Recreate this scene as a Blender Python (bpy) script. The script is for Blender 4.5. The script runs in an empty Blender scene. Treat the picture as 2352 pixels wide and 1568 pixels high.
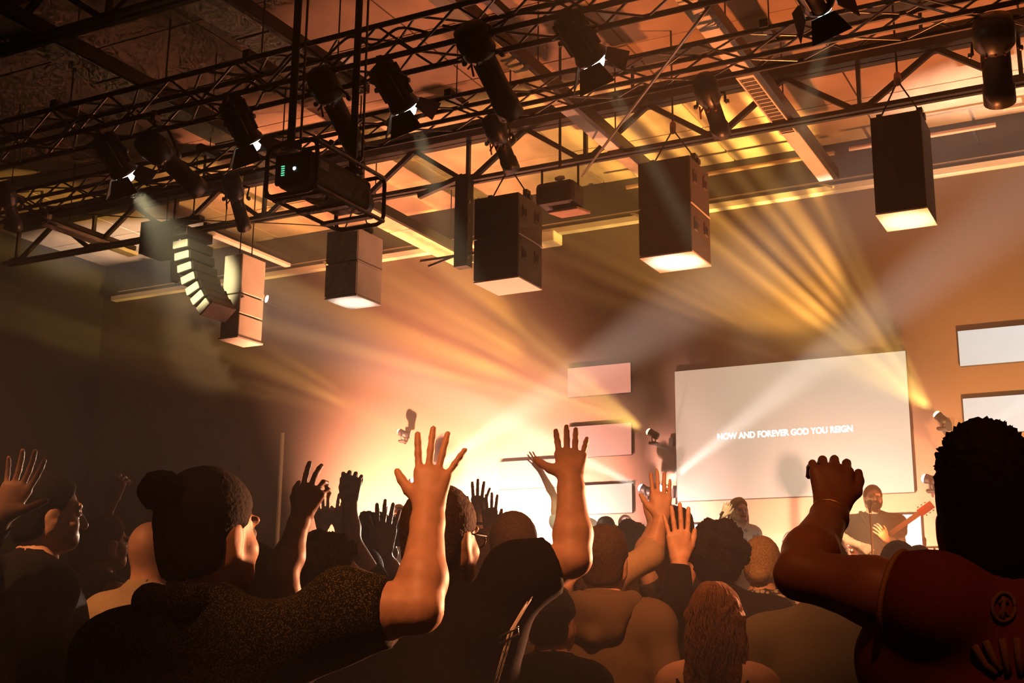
import bpy, bmesh, math, random
import numpy as np
from mathutils import Vector, Matrix, Quaternion
random.seed(7)
RNG = np.random.default_rng(7)
SC = bpy.context.scene
COL = SC.collection
# ------------------------------------------------------------------ camera
FPX, YAW, PITCH, ROLL = 2823.0, -0.486759, 0.226542, 0.0094666
CAM = Vector((0.0, 0.0, 1.45))
_f = Vector((math.sin(YAW)*math.cos(PITCH), math.cos(YAW)*math.cos(PITCH), math.sin(PITCH)))
_r = Vector((math.cos(YAW), -math.sin(YAW), 0.0)); _u = _r.cross(_f)
_c, _s = math.cos(ROLL), math.sin(ROLL)
RIGHT, UP, FWD = _c*_r + _s*_u, -_s*_r + _c*_u, _f
cd = bpy.data.cameras.new('camera'); cam = bpy.data.objects.new('camera', cd); COL.objects.link(cam)
cd.sensor_width = 36.0; cd.lens = FPX/2352.0*36.0; cd.clip_start = 0.05; cd.clip_end = 200
cam.matrix_world = Matrix(((RIGHT.x, UP.x, -FWD.x, CAM.x), (RIGHT.y, UP.y, -FWD.y, CAM.y), (RIGHT.z, UP.z, -FWD.z, CAM.z), (0, 0, 0, 1)))
SC.camera = cam
def at(x, y, X=None, Y=None, Z=None, D=None):
    """a point of the room seen at photo pixel x,y, on a known plane or at a known depth"""
    d = RIGHT*((x-1176)/FPX) + UP*((784-y)/FPX) + FWD
    if D is not None: t = D
    elif X is not None: t = (X-CAM.x)/d.x
    elif Y is not None: t = (Y-CAM.y)/d.y
    else: t = (Z-CAM.z)/d.z
    return CAM + d*t
# ------------------------------------------------------------------ world, haze, exposure
w = bpy.data.worlds.new('world'); SC.world = w; w.use_nodes = True
nt = w.node_tree
bg = nt.nodes['Background']; bg.inputs[0].default_value = (0.30, 0.16, 0.08, 1); bg.inputs[1].default_value = 0.006
# thin even stage haze through the whole hall; only the lamps make it show
vs = nt.nodes.new('ShaderNodeVolumeScatter'); vs.inputs['Color'].default_value = (1, 1, 1, 1)
vs.inputs['Density'].default_value = 0.021; vs.inputs['Anisotropy'].default_value = 0.0
nt.links.new(vs.outputs[0], nt.nodes['World Output'].inputs['Volume'])
SC.view_settings.view_transform = 'Standard'; SC.view_settings.look = 'None'
SC.view_settings.exposure = 0.0; SC.view_settings.gamma = 1.0; SC.view_settings.use_curve_mapping = False
cy = SC.cycles
cy.use_denoising = True
cy.max_bounces = 2; cy.diffuse_bounces = 1; cy.glossy_bounces = 1; cy.transmission_bounces = 2; cy.use_adaptive_sampling = True; cy.adaptive_threshold = 0.06; cy.adaptive_min_samples = 8; cy.volume_bounces = 0
cy.sample_clamp_indirect = 4.0; cy.sample_clamp_direct = 0.0
cy.caustics_reflective = False; cy.caustics_refractive = False
# ------------------------------------------------------------------ helpers
def tag(o, label=None, cat=None, group=None, kind=None):
    if label: o['label'] = label
    if cat: o['category'] = cat
    if group: o['group'] = group
    if kind: o['kind'] = kind
    return o
def empty(name, loc, label=None, cat=None, group=None, kind=None, rz=0.0):
    o = bpy.data.objects.new(name, None); COL.objects.link(o)
    o.location = loc; o.rotation_euler = (0, 0, rz); o.empty_display_size = .1
    return tag(o, label, cat, group, kind)
MATS = {}
def mat(name, col, rough=.7, metal=0.0, var=.18, scale=6.0, bump=0.0, emit=None, estr=0.0, spec=.4, col2=None, detail=3.0):
    if name in MATS: return MATS[name]
    m = bpy.data.materials.new(name); m.use_nodes = True; n = m.node_tree; b = n.nodes['Principled BSDF']
    b.inputs['Roughness'].default_value = rough; b.inputs['Metallic'].default_value = metal
    b.inputs['Specular IOR Level'].default_value = spec
    tc = n.nodes.new('ShaderNodeTexCoord'); no = n.nodes.new('ShaderNodeTexNoise')
    no.inputs['Scale'].default_value = scale; no.inputs['Detail'].default_value = detail
    n.links.new(tc.outputs['Object'], no.inputs['Vector'])
    r = n.nodes.new('ShaderNodeValToRGB'); n.links.new(no.outputs['Fac'], r.inputs[0])
    c2 = col2 or tuple(min(1, c*(1+var)) for c in col); c1 = col if col2 else tuple(c*(1-var) for c in col)
    r.color_ramp.elements[0].color = (*c1, 1); r.color_ramp.elements[1].color = (*c2, 1)
    r.color_ramp.elements[0].position = .35; r.color_ramp.elements[1].position = .65
    n.links.new(r.outputs[0], b.inputs['Base Color'])
    if bump:
        bp = n.nodes.new('ShaderNodeBump'); bp.inputs['Strength'].default_value = bump; bp.inputs['Distance'].default_value = .02
        n.links.new(no.outputs['Fac'], bp.inputs['Height']); n.links.new(bp.outputs[0], b.inputs['Normal'])
    if emit:
        b.inputs['Emission Color'].default_value = (*emit, 1); b.inputs['Emission Strength'].default_value = estr
    m.cycles.emission_sampling = 'NONE'
    MATS[name] = m
    return m
def mesh_obj(name, verts, faces, m, parent=None, smooth=False, loc=None):
    me = bpy.data.meshes.new(name); me.from_pydata([tuple(v) for v in verts], [], faces); me.materials.append(m)
    if smooth: me.polygons.foreach_set('use_smooth', [True]*len(me.polygons))
    me.update()
    return link(name, me, parent, loc)
def link(name, me, parent=None, loc=None):
    o = bpy.data.objects.new(name, me); COL.objects.link(o)
    if parent is not None: o.parent = parent
    if loc is not None: o.location = Vector(loc) - (parent.location if parent is not None else Vector())
    return o
_unit = {}
def unit(kind, m, seg=8):
    k = (kind, m.name, seg)
    if k in _unit: return _unit[k]
    bm = bmesh.new()
    if kind == 'box':
        bmesh.ops.create_cube(bm, size=1.0)
    elif kind == 'cyl':
        bmesh.ops.create_cone(bm, cap_ends=True, segments=seg, radius1=1, radius2=1, depth=1)
        for f in bm.faces: f.smooth = len(f.verts) == 4
    me = bpy.data.meshes.new(kind); bm.to_mesh(me); bm.free(); me.materials.append(m); _unit[k] = me
    return me
def box(name, c, dims, m, parent=None, rot=None):
    """a box at a world centre; parents stand unrotated, rot is a quaternion"""
    o = link(name, unit('box', m), parent, c); o.scale = dims
    if rot is not None: o.rotation_mode = 'QUATERNION'; o.rotation_quaternion = rot
    return o
def rod(name, a, b, r, m, parent=None, seg=8):
    a, b = Vector(a), Vector(b); d = b-a
    o = link(name, unit('cyl', m, seg), parent, (a+b)/2)
    o.rotation_mode = 'QUATERNION'; o.rotation_quaternion = Vector((0, 0, 1)).rotation_difference(d); o.scale = (r, r, d.length)
    return o
def bevel_box(name, c, dims, m, parent=None, bev=.02, rot=None, seg=2):
    bm = bmesh.new(); bmesh.ops.create_cube(bm, size=1.0, matrix=Matrix.Diagonal((*dims, 1)))
    bmesh.ops.bevel(bm, geom=bm.edges[:], offset=bev, segments=seg, affect='EDGES', profile=.5)
    me = bpy.data.meshes.new(name); bm.to_mesh(me); bm.free(); me.materials.append(m)
    o = link(name, me, parent, c)
    if rot is not None: o.rotation_mode = 'QUATERNION'; o.rotation_quaternion = rot
    return o
def lathe(name, prof, m, parent=None, loc=None, direction=(0, 0, 1), seg=16):
    """profile (radius, height) spun round the local z, which is turned to direction"""
    V, F = [], []
    for r, z in prof:
        for i in range(seg):
            a = 2*math.pi*i/seg; V.append((r*math.cos(a), r*math.sin(a), z))
    for j in range(len(prof)-1):
        for i in range(seg):
            k = (i+1) % seg; F.append((j*seg+i, j*seg+k, (j+1)*seg+k, (j+1)*seg+i))
    F.append(tuple(reversed(range(seg)))); F.append(tuple((len(prof)-1)*seg+i for i in range(seg)))
    o = mesh_obj(name, V, F, m, parent, True, loc)
    o.rotation_mode = 'QUATERNION'; o.rotation_quaternion = Vector((0, 0, 1)).rotation_difference(Vector(direction))
    return o
def tube(name, pts, r, m, parent=None, seg=8, closed=False):
    """a bent round bar through world points"""
    P = [Vector(p) for p in pts]; n = len(P); V, F = [], []; org = parent.location if parent is not None else Vector()
    rr = r if isinstance(r, (list, tuple)) else [r]*n
    up = None
    for i in range(n):
        if closed: t = (P[(i+1) % n]-P[i-1]).normalized()
        else: t = (P[min(i+1, n-1)]-P[max(i-1, 0)]).normalized()
        if up is None: up = t.orthogonal().normalized()
        else: up = (up - t*up.dot(t)).normalized()
        s = t.cross(up)
        for k in range(seg):
            a = 2*math.pi*k/seg; V.append(P[i]-org + (up*math.cos(a)+s*math.sin(a))*rr[i])
    for i in range(n if closed else n-1):
        for k in range(seg):
            j = (i+1) % n; l = (k+1) % seg
            F.append((i*seg+k, i*seg+l, j*seg+l, j*seg+k))
    if not closed: F.append(tuple(reversed(range(seg)))); F.append(tuple((n-1)*seg+k for k in range(seg)))
    return mesh_obj(name, V, F, m, parent, True)
def spot(name, loc, direction, energy, col, angle, blend=.3, radius=.05, parent=None, gobo=None):
    l = bpy.data.lights.new(name, 'SPOT'); l.energy = energy; l.color = col; l.spot_size = math.radians(angle); l.spot_blend = blend
    l.shadow_soft_size = radius
    o = bpy.data.objects.new(name, l); COL.objects.link(o)
    if parent is not None: o.parent = parent; o.location = Vector(loc)-parent.location
    else: o.location = loc
    o.rotation_mode = 'QUATERNION'; o.rotation_quaternion = Vector((0, 0, -1)).rotation_difference(Vector(direction))
    if gobo:                                   # a slotted gobo in the lamp: bright and dark sectors over the light's own directions
        l.use_nodes = True; n = l.node_tree; em = n.nodes['Emission']
        ge = n.nodes.new('ShaderNodeNewGeometry'); sx = n.nodes.new('ShaderNodeSeparateXYZ'); n.links.new(ge.outputs['Incoming'], sx.inputs[0])
        an = n.nodes.new('ShaderNodeMath'); an.operation = 'ARCTAN2'; n.links.new(sx.outputs['Z'], an.inputs[0]); n.links.new(sx.outputs['X'], an.inputs[1])
        no = n.nodes.new('ShaderNodeTexNoise'); no.noise_dimensions = '1D'; no.inputs['Scale'].default_value = gobo[0]; no.inputs['Detail'].default_value = 1.5
        ad = n.nodes.new('ShaderNodeMath'); ad.operation = 'ADD'; ad.inputs[1].default_value = gobo[3]; n.links.new(an.outputs[0], ad.inputs[0])
        n.links.new(ad.outputs[0], no.inputs['W'])
        r = n.nodes.new('ShaderNodeMapRange'); r.inputs['From Min'].default_value = gobo[1]; r.inputs['From Max'].default_value = gobo[2]
        r.inputs['To Min'].default_value = .12; r.inputs['To Max'].default_value = 1.9
        n.links.new(no.outputs['Fac'], r.inputs['Value']); n.links.new(r.outputs[0], em.inputs['Strength'])
    return o
# ------------------------------------------------------------------ the room
WALL_Y, CEIL_Z, STAGE_Z = 15.0, 7.5, 1.0
X0, X1, Y0 = -16.0, 5.0, -3.0
M_black = mat('matt_black_paint', (.012, .011, .010), .55, 0, .3, 8)
M_steel = mat('black_steel', (.02, .018, .016), .42, .3, .3, 12)
M_alu = mat('aluminium_tube', (.30, .28, .26), .32, .85, .15, 30)
M_wall = mat('painted_stage_wall', (.135, .088, .062), .85, 0, .15, 1.2, .1)
M_dark = mat('dark_painted_plaster', (.016, .014, .012), .9, 0, .2, 2, .1)
M_ceil = mat('timber_deck_ceiling', (.42, .30, .21), .8, 0, .16, 2.2, .15)
M_seam = mat('ceiling_joint', (.06, .04, .03), .9)
M_floor = mat('dark_carpet', (.03, .024, .02), .95, 0, .3, 60, .2)
M_trim = mat('pale_trim_paint', (.75, .66, .56), .5, 0, .06, 5)
M_white = mat('white_enamel', (.80, .77, .70), .45, 0, .06, 4)
M_olive = mat('lit_galvanised_duct', (.60, .55, .38), .5, .15, .2, 7)  # paler olive stands in for pale light falling on the ceiling strips
def struct(name, c, dims, m, label, cat):
    return tag(box(name, c, dims, m), label, cat, None, 'structure')
struct('floor', ((X0+X1)/2, (Y0+WALL_Y)/2, -.05), (X1-X0, WALL_Y-Y0, .1), M_floor, 'dark carpeted floor of the hall', 'floor')
struct('wall_back', ((X0+X1)/2, WALL_Y+.1, 3.45), (X1-X0, .2, 6.9), M_wall, 'brown painted wall behind the stage', 'wall')
struct('wall_upper', ((X0+X1)/2, WALL_Y+.1, 7.25), (X1-X0, .2, .7), M_black, 'black band of wall above the pale ledge', 'wall')
struct('wall_left', (X0-.1, (Y0+WALL_Y)/2, 3.8), (.2, WALL_Y-Y0, 7.6), M_dark, 'dark side wall of the hall', 'wall')
struct('wall_right', (X1+.1, (Y0+WALL_Y)/2, 3.8), (.2, WALL_Y-Y0, 7.6), M_dark, 'dark wall on the far side of the hall', 'wall')
struct('wall_rear', ((X0+X1)/2, Y0-.1, 3.8), (X1-X0, .2, 7.6), M_dark, 'dark wall at the back of the hall', 'wall')
ceil = struct('ceiling', ((X0+X1)/2, (Y0+WALL_Y)/2, CEIL_Z+.15), (X1-X0+.4, WALL_Y-Y0+.4, .2), M_seam, 'timber deck ceiling above the rig', 'ceiling')
ce = empty('ceiling_deck', (0, 0, CEIL_Z), 'orange-lit ceiling of broad boards with thin dark joints', 'ceiling', kind='structure')
PW, PL = 1.9, 1.25
_pm = None
for i in range(11):
    for j in range(11):
        x = X0 + PW*(i+.5); y = WALL_Y - PL*(j+.5)
        if x > X1: continue
        if _pm is None:
            o = bevel_box('ceiling_board', (x, y, CEIL_Z+.025), (PW-.018, PL-.014, .05), M_ceil, ce, .004, seg=1); _pm = o.data
        else: link('ceiling_board', _pm, ce, (x, y, CEIL_Z+.025+random.uniform(-.004, .004)))
# stage
sg = empty('stage_platform', (-4.5, 13.4, 0), 'raised dark stage platform in front of the wall', 'stage', kind='structure')
M_deck = mat('stage_deck', (.10, .07, .05), .5, 0, .25, 9)
box('stage_body', (-5.0, 13.45, .47), (17.6, 3.08, .94), M_black, sg)
for i in range(11): box('deck_plank', (-13.0+1.6*i, 13.45, .97), (1.585, 3.1, .06), M_deck, sg)
# ------------------------------------------------------------------ stage lamps
ORANGE, AMBER, PINK, WARM, COOL = (1, .40, .13), (1, .58, .12), (1, .50, .30), (1, .82, .62), (.95, 1, .93)
def lens_mat(name, col, s):
    return mat('lens_'+name, (.8, .8, .8), .2, 0, .02, 5, emit=col, estr=s)
def moving_head(src, tgt, label, col, energy, angle, blend=.25, gobo=None, lens=30.0, beam_r=.05, group='moving head lamps on the stage wall', size=1.0):
    s = Vector(src); d = (Vector(tgt)-s).normalized(); q = size
    e = empty('moving_head_lamp', (s.x, WALL_Y, s.z), label, 'stage light', group)
    side = d.cross(Vector((0, 0, 1))).normalized()
    head = s - d*.16*q
    box('wall_bracket', (s.x, WALL_Y-.03, s.z-.02), (.16*q, .06, .22*q), M_black, e)
    bl = (WALL_Y-.06) - head.y
    rod('bracket_arm', (s.x, WALL_Y-.05, head.z-.26*q), (head.x, head.y, head.z-.26*q), .016, M_steel, e)
    bevel_box('base', (head.x, head.y, head.z-.25*q), (.24*q, .24*q, .08*q), M_black, e, .015)
    for k in (-1, 1):
        p = head + side*k*.135*q
        tube('yoke_arm', [head+Vector((0, 0, -.23*q)), p+Vector((0, 0, -.19*q)), p+Vector((0, 0, -.05*q)), p], .018*q, M_black, e, 6)
    lathe('lamp_head', [(.02*q, -.17*q), (.09*q, -.15*q), (.11*q, -.06*q), (.10*q, .04*q), (.115*q, .10*q), (.112*q, .14*q), (.10*q, .14*q)], M_black, e, head, d)
    ln = lathe('lens', [(.001, .142*q), (.098*q, .142*q), (.088*q, .175*q), (.058*q, .205*q), (.001, .22*q)], lens_mat(label[:14], col, lens), e, head, d)
    spot('lamp_beam', s+d*(.06*q+.06), d, energy, col, angle, blend, beam_r, e, gobo)
    return e
SY = 14.45
W_ = (1, .93, .82)
moving_head(at(1472, 1120, Y=SY), at(1150, 965, Y=14.35), 'moving head lamp throwing a white beam up to the left', (1, .80, .66), 22000, 13, 1.0, lens=60, size=.52)
moving_head(at(1516, 1120, Y=SY), at(1850, 855, Y=14.3), 'moving head lamp throwing a white beam up across the screen', W_, 22000, 13, 1.0, lens=60, size=.52)
moving_head(at(950, 1105, Y=SY), at(1260, 905, Y=14.35), 'moving head lamp behind the tall raised hand, its beam crossing up to the right', (1, .70, .54), 30000, 14, 1.0, lens=60, size=.52)
moving_head(at(1490, 991, Y=14.15), at(1080, 775, Y=14.1), 'amber moving head lamp left of the big screen, fanning rays', AMBER, 3800, 42, .3, (14, .40, .62, 3.3), lens=50, size=.45)
moving_head(at(2151, 951, Y=14.15), at(1860, 690, Y=14.15), 'amber moving head lamp right of the big screen, fanning rays upward', AMBER, 3200, 52, .3, (17, .40, .62, 11.7), lens=50, size=.45)
moving_head(at(917, 991, Y=14.78), at(640, 860, Y=14.7), 'amber moving head lamp highest on the hazy left part of the wall', AMBER, 900, 28, .6, (12, .40, .62, 4.0), lens=50, size=.45)
moving_head(at(2123, 1098, Y=SY), at(1850, 1030, Y=14.6), 'white moving head lamp beside the lower right corner of the screen', W_, 900, 12, .7, lens=50, size=.5)
moving_head(at(2190, 1046, Y=SY), at(2330, 940, Y=14.6), 'moving head lamp behind the tall curly head on the right', W_, 3000, 12, .6, lens=50, size=.5)
# ------------------------------------------------------------------ floor wash lamps standing on the stage deck
def par_lamp(x, y, tgt, label, col, energy, angle, blend=.8, z=STAGE_Z, lens=12.0, gobo=None):
    e = empty('wash_lamp', (x, y, z), label, 'stage light', 'wash lamps on the stage floor')
    c = Vector((x, y, z+.22)); d = (Vector(tgt)-c).normalized(); side = Vector((1, 0, 0))
    bevel_box('base', (x, y, z+.02), (.26, .2, .04), M_black, e, .008)
    for k in (-1, 1): rod('yoke_arm', (x+.125*k, y, z+.03), (x+.125*k, y, z+.24), .011, M_steel, e, 6)
    lathe('lamp_can', [(.03, -.14), (.085, -.12), (.105, -.04), (.11, .10), (.10, .10)], M_black, e, c, d)
    lathe('lens', [(.001, .085), (.095, .085), (.001, .092)], lens_mat(label[:16], col, lens), e, c, d)
    spot('lamp_light', c+d*.13, d, energy, col, angle, blend, .09, e, gobo)
par_lamp(-9.6, 12.5, (-9.4, 15.0, 2.7), 'wash lamp lighting the wall behind the left hands orange', (1, .41, .24), 24000, 82, 1.0)
par_lamp(-7.4, 12.5, (-7.6, 15.0, 2.4), 'wash lamp lighting the wall beside the stacked panels pink', (1, .44, .34), 25000, 74, 1.0)
par_lamp(-6.0, 12.5, (-6.2, 15.0, 2.4), 'wash lamp under the left corner of the big screen', (1, .49, .40), 20000, 72, 1.0)
par_lamp(-3.4, 12.4, (-3.4, 15.0, 2.3), 'wash lamp under the big screen', (1, .50, .32), 8000, 70)
par_lamp(-.9, 12.5, (-0.6, 15.0, 4.2), 'wash lamp lighting the wall right of the screen', (1, .46, .14), 4000, 76)
par_lamp(-9.0, 12.5, (-9.4, 13.5, 7.5), 'floor lamp throwing orange light onto the ceiling left', (1, .34, .16), 5600, 56, .7)
par_lamp(-6.3, 12.3, (-6.4, 11.2, 7.5), 'floor lamp throwing pink light onto the ceiling in the middle', (1, .32, .16), 1500, 46, .7)
par_lamp(-2.15, 12.1, (-2.4, 10.9, 7.5), 'floor lamp throwing orange light onto the ceiling right', (1, .26, .07), 2400, 80, .7)
par_lamp(-4.05, 12.0, (-4.06, 11.15, 5.0), 'narrow floor lamp aimed straight up under the whitest speaker', (1, .95, .85), 1500, 9, .5)  # these narrow lamps are added only to brighten the speaker undersides
par_lamp(-1.78, 12.1, (-1.77, 10.85, 5.0), 'narrow floor lamp aimed up under the rightmost speaker', (1, .90, .72), 1100, 8, .5)
par_lamp(-7.9, 12.2, (-7.88, 11.05, 5.0), 'narrow floor lamp aimed up under the pale speaker', (1, .80, .66), 1500, 8, .5)
# lamps on the stage facing the hall
def blinder(p, tgt, label, col, energy, angle, lens):
    e = empty('audience_lamp', (p.x, p.y, STAGE_Z), label, 'stage light', 'lamps on the stage facing the hall')
    d = (Vector(tgt)-p).normalized()
    rod('stand_pole', (p.x, p.y, STAGE_Z+.03), (p.x, p.y, p.z-.12), .018, M_black, e); lathe('stand_base', [(.16, 0), (.16, .02), (.03, .035)], M_black, e, (p.x, p.y, STAGE_Z))
    lathe('lamp_can', [(.03, -.16), (.08, -.14), (.10, -.04), (.105, .06), (.095, .06)], M_black, e, p, d)
    for k in (-1, 1): tube('yoke_arm', [p+Vector((0, 0, -.13)), p+Vector((.12*k, 0, -.10)), p+Vector((.12*k, 0, 0))], .012, M_steel, e, 6)
    lathe('lens', [(.001, .05), (.09, .05), (.001, .058)], lens_mat(label[:18], col, lens), e, p, d)
    spot('lamp_light', p+d*.1, d, energy, col, angle, .6, .08, e)
blinder(at(1822, 1240, Y=13.9), (-2.7, 2.6, 1.5), 'white lamp facing the hall beside the raised elbow', (1, .80, .56), 3200, 9, 90)
blinder(Vector((1.2, 12.4, 2.6)), (-1.55, 2.3, 1.62), 'orange side lamp facing the front row from the right end of the stage', (1, .36, .16), 15000, 9, 40)
blinder(at(1392, 1205, Y=13.1), (-3.2, 4.2, 1.5), 'pale pink lamp facing the hall behind the hoodie', (1, .66, .46), 3600, 8, 60)
blinder(at(1035, 1225, Y=13.9), (-3.5, 3.6, 1.55), 'orange lamp facing the hall behind the man in black', (1, .42, .18), 1200, 8, 40)
# ------------------------------------------------------------------ screens
def screen_mat(name, c1, c2, strength):
    m = bpy.data.materials.new(name); m.use_nodes = True; n = m.node_tree; b = n.nodes['Principled BSDF']
    tc = n.nodes.new('ShaderNodeTexCoord'); sp = n.nodes.new('ShaderNodeSeparateXYZ'); n.links.new(tc.outputs['Generated'], sp.inputs[0])
    no = n.nodes.new('ShaderNodeTexNoise'); no.inputs['Scale'].default_value = 1.3; n.links.new(tc.outputs['Generated'], no.inputs['Vector'])
    ad = n.nodes.new('ShaderNodeMath'); ad.operation = 'MULTIPLY_ADD'; ad.inputs[1].default_value = .5
    n.links.new(no.outputs['Fac'], ad.inputs[0]); mu = n.nodes.new('ShaderNodeMath'); mu.operation = 'MULTIPLY'; mu.inputs[1].default_value = .6
    n.links.new(sp.outputs['X'], mu.inputs[0]); n.links.new(mu.outputs[0], ad.inputs[2])
    r = n.nodes.new('ShaderNodeValToRGB'); r.color_ramp.elements[0].color = (*c1, 1); r.color_ramp.elements[1].color = (*c2, 1)
    r.color_ramp.elements[0].position = .25; r.color_ramp.elements[1].position = .8
    n.links.new(ad.outputs[0], r.inputs[0]); n.links.new(r.outputs[0], b.inputs['Emission Color'])
    b.inputs['Emission Strength'].default_value = strength; b.inputs['Base Color'].default_value = (.05, .05, .05, 1); m.cycles.emission_sampling = 'NONE'
    return m
def panel(name, xa, xb, za, zb, m, label, cat, group=None, th=.03):
    e = empty(name, ((xa+xb)/2, WALL_Y, za), label, cat, group)
    bevel_box('housing', ((xa+xb)/2, WALL_Y-th/2-.016, (za+zb)/2), (xb-xa, th, zb-za), M_black, e, .008, seg=1)
    box('lit_face', ((xa+xb)/2, WALL_Y-th-.020, (za+zb)/2), (xb-xa-.02, .012, zb-za-.02), m, e)
    return e
M_scr = screen_mat('video_screen', (.84, .54, .37), (.84, .74, .55), .82)
big = panel('video_screen', -5.5, -2.55, 3.0, 4.71, M_scr, 'big beige video screen with a line of white capital letters', 'screen', th=.04)
M_txt = mat('letter_light', (1, 1, 1), .5, 0, .01, 2, emit=(1, 1, .97), estr=1.8)
tcv = bpy.data.curves.new('lettering', 'FONT'); tcv.body = 'NOW AND FOREVER GOD YOU REIGN'; tcv.size = .142; tcv.align_x = 'CENTER'; tcv.align_y = 'CENTER'
tcv.extrude = .002; tcv.offset = .0035
to = bpy.data.objects.new('lettering_curve', tcv); COL.objects.link(to)
bpy.context.view_layer.update()
tm = bpy.data.meshes.new_from_object(to.evaluated_get(bpy.context.evaluated_depsgraph_get())); bpy.data.objects.remove(to)
tm.materials.clear(); tm.materials.append(M_txt)
tw = max(v.co.x for v in tm.vertices)-min(v.co.x for v in tm.vertices)
lt = link('lettering', tm, big, (-4.08, WALL_Y-.071, 3.80)); lt.rotation_euler = (math.pi/2, 0, 0); lt.scale = (1.70/tw, 1.70/tw*1.12, 1)
M_pw = screen_mat('white_light_panel', (.74, .80, .76), (.86, .92, .90), .95)
M_pp = screen_mat('peach_light_panel', (.95, .30, .20), (1, .36, .24), .9)
M_pc = screen_mat('cream_light_panel', (.86, .70, .50), (.90, .78, .60), .8)
panel('light_panel', -1.96, -.98, 4.45, 4.89, M_pw, 'white light panel high on the wall right of the screen', 'light panel', 'light panels on the stage wall')
panel('light_panel', -1.96, -.98, 3.64, 4.08, M_pw, 'white light panel right of the screen beside the amber lamp', 'light panel', 'light panels on the stage wall')
panel('light_panel', -1.96, -.98, 2.86, 3.28, M_pw, 'white light panel peeping out beside the curly head on the right', 'light panel', 'light panels on the stage wall')
panel('light_panel', -7.05, -6.11, 4.47, 4.89, M_pp, 'pink light panel high on the wall left of the screen', 'light panel', 'light panels on the stage wall')
panel('light_panel', -7.05, -6.11, 3.64, 4.08, M_pp, 'peach light panel behind the fingers of the raised arm left of the screen', 'light panel', 'light panels on the stage wall')
panel('light_panel', -7.05, -6.11, 2.88, 3.28, M_pc, 'cream light panel low on the wall left of the screen', 'light panel', 'light panels on the stage wall')
panel('light_panel', -8.1, -7.14, 3.26, 3.66, M_pp, 'faint pink light panel farthest left on the stage wall', 'light panel', 'light panels on the stage wall')
panel('light_panel', -5.45, -4.62, 2.18, 2.72, M_pc, 'cream light panel below the screen behind the singing woman', 'light panel', 'light panels on the stage wall')
panel('light_panel', -3.42, -2.5, 2.22, 2.76, M_pw, 'white light panel behind the guitarist', 'light panel', 'light panels on the stage wall')
# ------------------------------------------------------------------ wall ledge, pipes
def bar(name, a, b, w_, h_, m, parent=None):
    """a rectangular bar from a to b, w_ wide level, h_ high"""
    a, b = Vector(a), Vector(b); d = (b-a).normalized(); s = d.cross(Vector((0, 0, 1)))
    s = Vector((1, 0, 0)) if s.length < 1e-4 else s.normalized()
    u = s.cross(d); q = Matrix((s, d, u)).transposed().to_quaternion()
    return box(name, (a+b)/2, (w_, (b-a).length, h_), m, parent, q)
tr = empty('trim_1', (-5, WALL_Y, 6.8), 'pale ledge with a thin rail running along the top of the stage wall', 'ledge', kind='structure')
for i in range(7):
    x = -14.4+2.6*i
    box('ledge_board', (x, WALL_Y-.07, 6.865), (2.59, .13, .075), M_trim, tr)
    bar('stay', (x+.5, WALL_Y-.01, 6.99), (x+.72, WALL_Y-.2, 6.85), .03, .03, M_trim, tr)
for k in range(2): rod('rail', (-15.6, WALL_Y-.06, 6.985), (4.6, WALL_Y-.06, 6.985), .016, M_trim, tr) if k == 0 else None
def pipe(a, b, r, label, m=None):
    e = empty('pipe_run', ((a[0]+b[0])/2, WALL_Y, a[2]), label, 'pipe')
    rod('pipe', a, b, r, m or M_steel, e)
    for t in (.15, .85): bar('wall_bracket', (a[0]+(b[0]-a[0])*t, a[1], a[2]), (a[0]+(b[0]-a[0])*t, WALL_Y, a[2]), .03, .03, M_steel, e)
    return e
M_cond = mat('copper_conduit', (.45, .27, .18), .4, .4, .1, 9)
pipe((-6.0, 14.6, 7.22), (-3.2, 14.6, 7.22), .03, 'short conduit high on the black wall between two hanging speakers', M_cond)
pipe((-3.0, 14.5, 7.2), (-1.3, 14.5, 7.2), .03, 'short conduit high on the black wall behind the rightmost speaker', M_cond)
pipe((-1.2, 14.3, 7.3), (.9, 14.3, 7.3), .035, 'conduit under the ceiling right of the rightmost speaker', M_cond)
jb = bevel_box('junction_box', (-7.28, WALL_Y-.21, 6.72), (.34, .28, .16), M_trim, None, .02)
tag(jb, 'pale box below the ledge behind the black speaker left of centre', 'box')
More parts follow.
